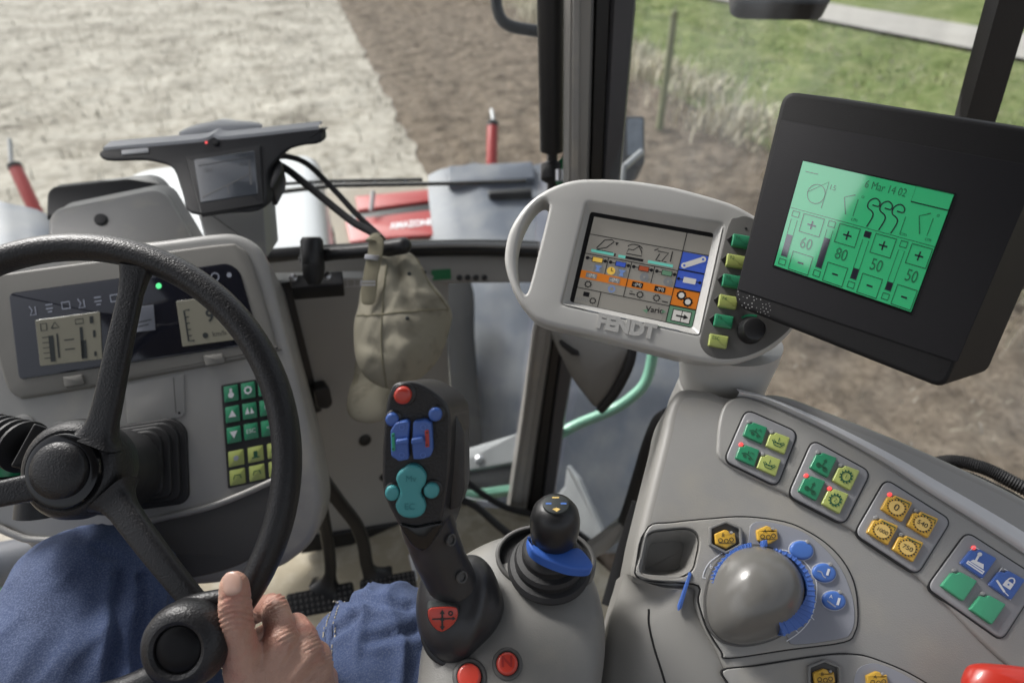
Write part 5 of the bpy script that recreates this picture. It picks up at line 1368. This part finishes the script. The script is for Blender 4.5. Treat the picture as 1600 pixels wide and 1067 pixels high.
for i, (x, y, s_) in enumerate(((1157, 379, 'F1'), (1148, 410, 'F2'), (1142, 441, 'F3'), (1136, 473, 'F4'), (1129, 503, 'F5'), (1121, 534, 'ESC'))):
    q = Q(Tm, (x - 13, y - 12), (x + 16, y - 7), (x + 12, y + 12), (x - 16, y + 7), 30, 19)
    b = MB(); b.slab(q, rnd([(0, 0), (30, 0), (30, 19), (0, 19)], 2), LIME if i % 2 else GREEN, .006, 0, 2, 3); b.text(q, s_, 8 if i < 5 else 10, 6, 7.5, INK_GREEN, .0064)
    b.build('soft_key', ks)
    if i < 5:
        b = MB(); b.slab(q, [(-8, 9), (-1, 2), (-1, 17)], BLACK, .003, .0, .5, 1); b.build('pointer_mark', ks)
b = MB(); b.disc(Tm, 1165, 358, 2, BLACK, off=.0016); b.build('light_sensor', ks)
b = MB(); b.lathe(Tm.at(1171, 518, 0), Tm.n, [(.0135, 0), (.0135, .004), (.0122, .006), (.0122, .016), (.011, .0185), (.008, .0195), (.002, .0195)], BLACK, n=30); kn2 = b.build('rotary_knob', ks)
b = MB(); b.line(Tm, spl([(1158, 497), (1168, 493), (1182, 494)], 5, False), 3.5, GREEN, .0016); b.build('knob_mark', ks)
# neck: a round collar turning on the console
ZV = (UP * .86 - FW * .5).normalized()
nc = P(1149, 606, .712) + FW * .048
b = MB(); b.lathe(nc, ZV, [(.0482, .0012), (.0490, .0026), (.0505, .015), (.053, .030), (.056, .046), (.057, .062)], TERM, n=48); b.build('neck_collar', TE)
b = MB(); b.lathe(nc, ZV, [(.0465, -.004), (.0465, .004)], BLACK, n=48); b.build('neck_gap', TE)
b = MB(); b.lathe(nc, ZV, [(.062, -.10), (.060, -.062), (.057, -.036), (.0535, -.020), (.0510, -.008), (.0496, -.0028), (.0482, -.0014)], ARM, n=48); b.build('neck_base', TE, sharp=60)
# ================================================================ BLACK MONITOR
MO = thing('black_monitor', P(1400, 480, .6), 'black boxy monitor with a glowing green touch screen on a black arm', 'monitor')
Mo = Plane((1257, 255, .60), (1490, 305, .525), (1212, 415, .61))
MB1 = mat('matt black monitor casing', (.011, .011, .012), .6, .4, 900, .15, spec=.22)
MB2 = mat('black monitor fascia', (.014, .014, .0165), .65, .3, 900, .1, spec=.22)
mo_ = rnd([(1224, 140), (1646, 206), (1476, 608), (1144, 476)], [24, 20, 22, 22])
b = MB(); b.slab(Mo, mo_, MB1, 0, 0, 8, 5, vec=Mo.n * -.046 + RT * .030 + UP * .012); mc = b.build('monitor_casing', MO)
fa = rnd([(1222, 188), (1626, 262), (1496, 566), (1152, 452)], 3)
b = MB(); b.slab(Mo, fa, MB2, .0012, -.002, 1, 2); b.build('fascia', mc)
mq = Q(Mo, (1256, 253), (1491, 306), (1424, 488), (1211, 415), 120, 90)
b = MB(); b.slab(mq, rnd([(-1.5, -1.5), (121.5, -1.5), (121.5, 92), (-1.5, 92)], 1), BLACK_GLOSS, .0018, 0, .3, 1); b.build('screen_frame', mc)
GS = mat('backlit green screen', (.03, .36, .15), .12, var=.03, emit=.23, coat=1.0, cior=2.8)
GI = mat('green screen ink', (.012, .15, .065), .2, var=.02, emit=.16, coat=1.0, cior=2.8); GK = mat('screen dark bar', (.012, .012, .03), .12, var=.05, coat=1.0, cior=2.8)
b = MB(); b.slab(mq, [(0, 0), (120, 0), (120, 90), (0, 90)], GS, .0026, .001)
o = .0029
b.line(mq, [(0, 40), (120, 40)], .5, GI, o)
for i, (v, h0) in enumerate((('60', 62), ('80', 56), ('50', 72), ('50', 74))):
    x = 2 + i * 30
    b.frame2(mq, x + 1, 42, x + 6.5, 46.5, 1, GI, o) if i != 2 else b.box2(mq, x + 1, 42, x + 6.5, 47, GK, o)
    b.frame2(mq, x + 1.3, 49, x + 6.3, 81, .5, GI, o); b.box2(mq, x + 1.5, h0, x + 6.2, 80.5, GK, o); b.frame2(mq, x + 1, 83, x + 6.5, 87.5, 1, GI, o)
    b.frame2(mq, x + 10, 42, x + 27, 57, 1.1, GI, o); b.frame2(mq, x + 10, 74, x + 27, 89, 1.1, GI, o)
    b.line(mq, [(x + 15, 49.5), (x + 22, 49.5)], 1.2, GK, o); b.line(mq, [(x + 18.5, 46), (x + 18.5, 53)], 1.2, GK, o); b.line(mq, [(x + 16, 81.5), (x + 21, 81.5)], 1.3, GK, o)
    b.text(mq, v, x + 18.5, 65.5, 13, GI, o, sx=.8, bold=.01)
b.text(mq, '6 Mar 14 02', 68, 7, 9, GI, o, sx=.75)
b.frame2(mq, 90, -.2, 120, 12, .6, GI, o); b.line(mq, [(90, 12), (120, 12)], 1, GK, o)
def tine(x, y):
    b.line(mq, spl([(x + 2, y + 20), (x + 4, y + 12), (x + 3, y + 8), (x - 2, y + 5), (x - 2, y), (x + 2, y - 3), (x + 6, y - 1), (x + 6, y + 2.5), (x + 1, y + 2.5)], 5, False), 1, GK, o)
for x in (61, 71, 81): tine(x, 19)
for x in (42, 103): b.line(mq, [(x + 2, 34), (x - 3, 21), (x + 5, 17)], .9, GI, o); b.line(mq, [(x + 8, 20), (x + 8, 34)], .6, GI, o); b.text(mq, 'cm', x + 10, 36, 4.5, GI, o); b.text(mq, 'o', x + 11, 17, 4.5, GI, o)
b.line(mq, [(90, 24), (90, 38)], .6, GI, o); b.text(mq, 'cm', 93, 37, 4.5, GI, o)
b.line(mq, ell(17, 24, 7, 8, n=18), .7, GI, o, True); b.line(mq, [(10, 24), (24, 12), (24, 34)], .7, GI, o); b.line(mq, [(4, 8), (14, 8)], .7, GI, o); b.text(mq, '15', 28, 16, 6, GI, o)
b.build('green_screen', mc)
b = MB(); rr = random.Random(3)
SCF = mat('worn specks', (.3, .3, .3), .6)
for i in range(9):
    for j in range(5):
        x, y = 1154 + i * 6 + j * 1.5, 456 + i * 2.2 + j * 5.5
        if rr.random() < .75 and (i < 8 or j < 3): b.disc(Mo, x + rr.uniform(-1, 1), y + rr.uniform(-1, 1), rr.uniform(.5, 1.0), SCF, off=.0016, n=6)
b.build('worn_specks', mc)['kind'] = 'stuff'
b = MB(); b.tube([P(1640, -260, .70), P(1587, -40, .78), P(1530, 160, .86), P(1502, 260, .9), P(1530, 360, .8)], .026, FRAME, n=4, up=RT * .75 + FW * .6); b.build('mounting_arm', MO)
b = MB(); b.lathe(P(1575, 420, .575), RT + UP * .12 + FW * .3, [(.012, -.03), (.021, -.025), (.0225, 0), (.02, .012), (.012, .02), (.012, .05)], BLACK, n=24); b.build('clamp_knob', MO)
b = MB(); b.tube([P(1585, 325, .6), P(1640, 335, .6)], .02, BLACK, n=14, ball=True); b.build('arm_joint', MO)
# ================================================================ DRIVER
PE = thing('person', Vector((-.22, .05, 1.75)), 'seated driver in faded blue jeans, hand closed on the steering wheel rim', 'person')
def C3(x, y, z): return RT * x + FH * y + Vector((0, 0, z))
DEN = mat('washed blue denim', (.038, .06, .135), .9, 1.0, 600, .4, vscale=8, wear=((.095, .125, .215), .42, .7, 620))
SKIN = mat('weathered skin', (.50, .305, .232), .46, .9, 420, .09, vscale=60, sss=.12, wear=((.48, .215, .165), .46, .72, 34))
nt = SKIN.node_tree; bs = nt.nodes['Principled BSDF']
tc_ = nt.nodes.new('ShaderNodeTexCoord'); vo = nt.nodes.new('ShaderNodeTexVoronoi'); vo.feature = 'DISTANCE_TO_EDGE'; vo.inputs['Scale'].default_value = 330
nz_ = nt.nodes.new('ShaderNodeTexNoise'); nz_.inputs['Scale'].default_value = 120; nz_.inputs['Detail'].default_value = 5
nt.links.new(tc_.outputs['Object'], vo.inputs['Vector']); nt.links.new(tc_.outputs['Object'], nz_.inputs['Vector'])
ad = nt.nodes.new('ShaderNodeMath'); ad.operation = 'MULTIPLY_ADD'; ad.inputs[1].default_value = .6
nt.links.new(vo.outputs['Distance'], ad.inputs[0]); nt.links.new(nz_.outputs['Fac'], ad.inputs[2])
bu = nt.nodes.new('ShaderNodeBump'); bu.inputs['Strength'].default_value = .55; bu.inputs['Distance'].default_value = .0022
nt.links.new(ad.outputs[0], bu.inputs['Height']); nt.links.new(bu.outputs[0], bs.inputs['Normal'])
lk, rk = P(138, 936, .745), P(600, 1030, .715)
lh, rh = C3(-.40, .0, 2.0), C3(-.14, .0, 2.0)
la, ra = C3(-.46, .44, 1.64), C3(-.17, .46, 1.64)
def crease(p):
    x, y = proj(p)
    v = .003 * noise.noise(p * 14) + .0012 * noise.noise(p * 55)
    q = Vector((p.x * 22 + p.z * 10, p.y * 9 + p.z * 22, p.z * 8))
    r = 1 - abs(noise.noise(q)) * 3.2
    v += .006 * max(0, r) ** 2 * (.4 + .6 * max(0, min(1, (x - 130) / 80)))
    for a, c, k, w_ in (((186, 890), (168, 1080), .007, 7), ((214, 905), (204, 1080), .008, 6), ((238, 890), (230, 1010), .006, 6), ((150, 860), (200, 880), .003, 6), ((540, 935), (640, 950), .005, 6), ((520, 990), (560, 960), .005, 6), ((575, 1000), (650, 985), .004, 8)):
        tx = max(0, min(1, ((x - a[0]) * (c[0] - a[0]) + (y - a[1]) * (c[1] - a[1])) / ((c[0] - a[0]) ** 2 + (c[1] - a[1]) ** 2)))
        dx_ = math.hypot(x - a[0] - tx * (c[0] - a[0]), y - a[1] - tx * (c[1] - a[1]))
        v += -k * math.exp(-(dx_ / w_) ** 2) + k * .5 * math.exp(-((dx_ - 2 * w_) / w_) ** 2)
    r = 1 - abs(noise.noise(q * .55 + Vector((5, 2, 1)))) * 4
    return v + .0055 * max(0, r)
jn = organic('jeans', [
    [(lk + FH * .0, .084), (lk.lerp(lh, .3), .09), (lk.lerp(lh, .65), .098), (lh, .11)],
    [(rk, .080), (rk.lerp(rh, .3), .086), (rk.lerp(rh, .65), .094), (rh, .11)],
    [(lk + FH * .012 - Vector((0, 0, .01)), .082), (lk.lerp(la, .35), .074), (la, .062)],
    [(rk + FH * .012 - Vector((0, 0, .01)), .078), (rk.lerp(ra, .35), .07), (ra, .06)],
    [(lh, .115), (rh, .115)], [(lh + Vector((0, 0, .08)), .10), (rh + Vector((0, 0, .08)), .10)]], .005, 8, DEN, PE, shape=crease)
def on_mesh(o, px, py):
    off = world_loc(o)
    ok, loc, nor, _ = o.ray_cast(CAM - off, ray(px, py).normalized())
    return (loc + off, nor) if ok else (None, None)
TH = mat('pale seam thread', (.36, .33, .26), .8)
def seam(pts, w):
    pp = spl(pts, 10, False); hits = [on_mesh(jn, *q) for q in pp]
    hits = [(p, n) for p, n in hits if p is not None]
    if len(hits) < 4: return
    b = MB(); b.tube([p for p, n in hits], .0035, DEN, n=8, asp=.5); sm = b.build('seam', jn)
    b = MB()
    for (p, n), (p2, n2) in zip(hits[::1], hits[1::1]):
        sd = (p2 - p).cross(n).normalized()
        for s_ in (-1, 1): b.tube([p.lerp(p2, .1) + sd * s_ * w + n * .0012, p.lerp(p2, .65) + sd * s_ * w + n * .0012], .0007, TH, n=5)
    b.build('stitching', sm)['kind'] = 'stuff'
seam([(560, 905), (530, 940), (515, 985), (510, 1066)], .006)
# boots
BOOT = mat('brown leather boot', (.06, .042, .03), .55, .5, 200, .15)
for a in (la, ra):
    organic('boot', [[(a + Vector((0, 0, .0)), .056), (a - Vector((0, 0, .03)), .054)], [(a - Vector((0, 0, .04)), .05), (a + FH * .1 - Vector((0, 0, .055)), .04), (a + FH * .19 - Vector((0, 0, .06)), .032)]], .007, 4, BOOT, PE)
def H_(px, py, d, r): return (P(px, py, d), r * d / 1000)
hand = [
    # thumb
    [H_(366, 914, .530, 22), H_(367, 940, .532, 25.5), H_(369, 968, .536, 26), H_(373, 995, .541, 26), H_(380, 1035, .549, 31), H_(398, 1085, .556, 40)],
    # back of the hand
    [H_(398, 1085, .556, 42), H_(425, 1040, .562, 36), H_(440, 1003, .563, 27)],
    [H_(405, 1095, .556, 42), H_(450, 1050, .564, 36), H_(479, 1019, .568, 25)],
    [H_(415, 1110, .556, 42), H_(470, 1075, .566, 33), H_(499, 1048, .574, 22)],
    [H_(425, 1130, .556, 42), H_(485, 1100, .568, 30), H_(510, 1082, .58, 20)],
    [H_(400, 1080, .556, 38), H_(418, 1060, .562, 34)],
    [H_(436, 1008, .566, 29), H_(476, 1026, .571, 27), H_(497, 1054, .577, 24), H_(508, 1086, .582, 21)],
    [H_(388, 1050, .556, 34), H_(420, 1020, .563, 26)],
    # index
    [H_(440, 1003, .563, 27), H_(436, 972, .578, 23), H_(428, 948, .596, 21), H_(405, 950, .618, 19), H_(378, 968, .624, 17), H_(360, 985, .615, 15)],
    # middle
    [H_(479, 1019, .568, 25), H_(474, 994, .588, 21.5), H_(462, 978, .606, 20), H_(430, 984, .632, 18.5), H_(392, 1004, .636, 17), H_(365, 1018, .622, 15)],
    [H_(499, 1048, .574, 22), H_(497, 1022, .594, 20), H_(480, 1012, .616, 19), H_(445, 1020, .638, 17.5), H_(400, 1036, .64, 16), H_(372, 1046, .626, 14)],
    [H_(510, 1082, .58, 20), H_(510, 1058, .6, 17.5), H_(494, 1050, .62, 16.5), H_(460, 1058, .638, 15.5), H_(420, 1068, .638, 14)],
    # wrist and forearm
    [H_(415, 1100, .556, 50), H_(425, 1170, .54, 52), H_(440, 1300, .50, 60), H_(455, 1560, .43, 82), H_(470, 2100, .34, 112)]]
def knuckle(p):
    x, y = proj(p)
    v = .0006 * noise.noise(p * 90) + .00022 * noise.noise(p * 330)
    if 335 < x < 400 and y < 1000:      # creases of the thumb joint
        for yc, k, w_ in ((957, .0016, 1.6), (966, .0014, 1.5), (949, .0009, 1.4), (975, .0008, 1.6), (930, .0009, 1.5), (984, .0006, 1.6), (940, .0005, 1.4)):
            v -= k * math.exp(-((y - yc + .16 * (x - 366) - .010 * (x - 366) ** 2) / w_) ** 2)
    for (x0, y0), (x1, y1) in (((455, 1000), (420, 1067)), ((487, 1020), (440, 1080)), ((500, 1010), (455, 1060))):   # tendons
        t = max(0, min(1, ((x - x0) * (x1 - x0) + (y - y0) * (y1 - y0)) / ((x1 - x0) ** 2 + (y1 - y0) ** 2)))
        v += .0009 * math.exp(-(math.hypot(x - x0 - t * (x1 - x0), y - y0 - t * (y1 - y0)) / 5) ** 2)
    for xc, yc in ((446, 990), (484, 1004), (504, 1032), (432, 942)):
        v += .0016 * math.exp(-(((x - xc) / 10) ** 2 + ((y - yc) / 10) ** 2))
        r = math.hypot((x - xc) / 9, (y - yc) / 9)
        if r < 1.8: v += .0006 * math.sin((x * .5 + y) * .9)
    return v
hd_ = organic('hand', hand, .0014, 8, SKIN, PE, shape=knuckle)
NAIL = mat('thumb nail', (.52, .33, .26), .3, var=.04, coat=.3)
Np = Plane((352, 905, .5185), (378, 905, .5165), (363, 930, .5145))
b = MB(); no = spl([(348, 912), (350, 899), (359, 893), (370, 894), (377, 903), (378, 917), (374, 926), (363, 930), (352, 928)], 5)
b.pillow(Np, no, NAIL, .0022, .003, 6, None, .5); b.build('thumb_nail', hd_, sharp=180)
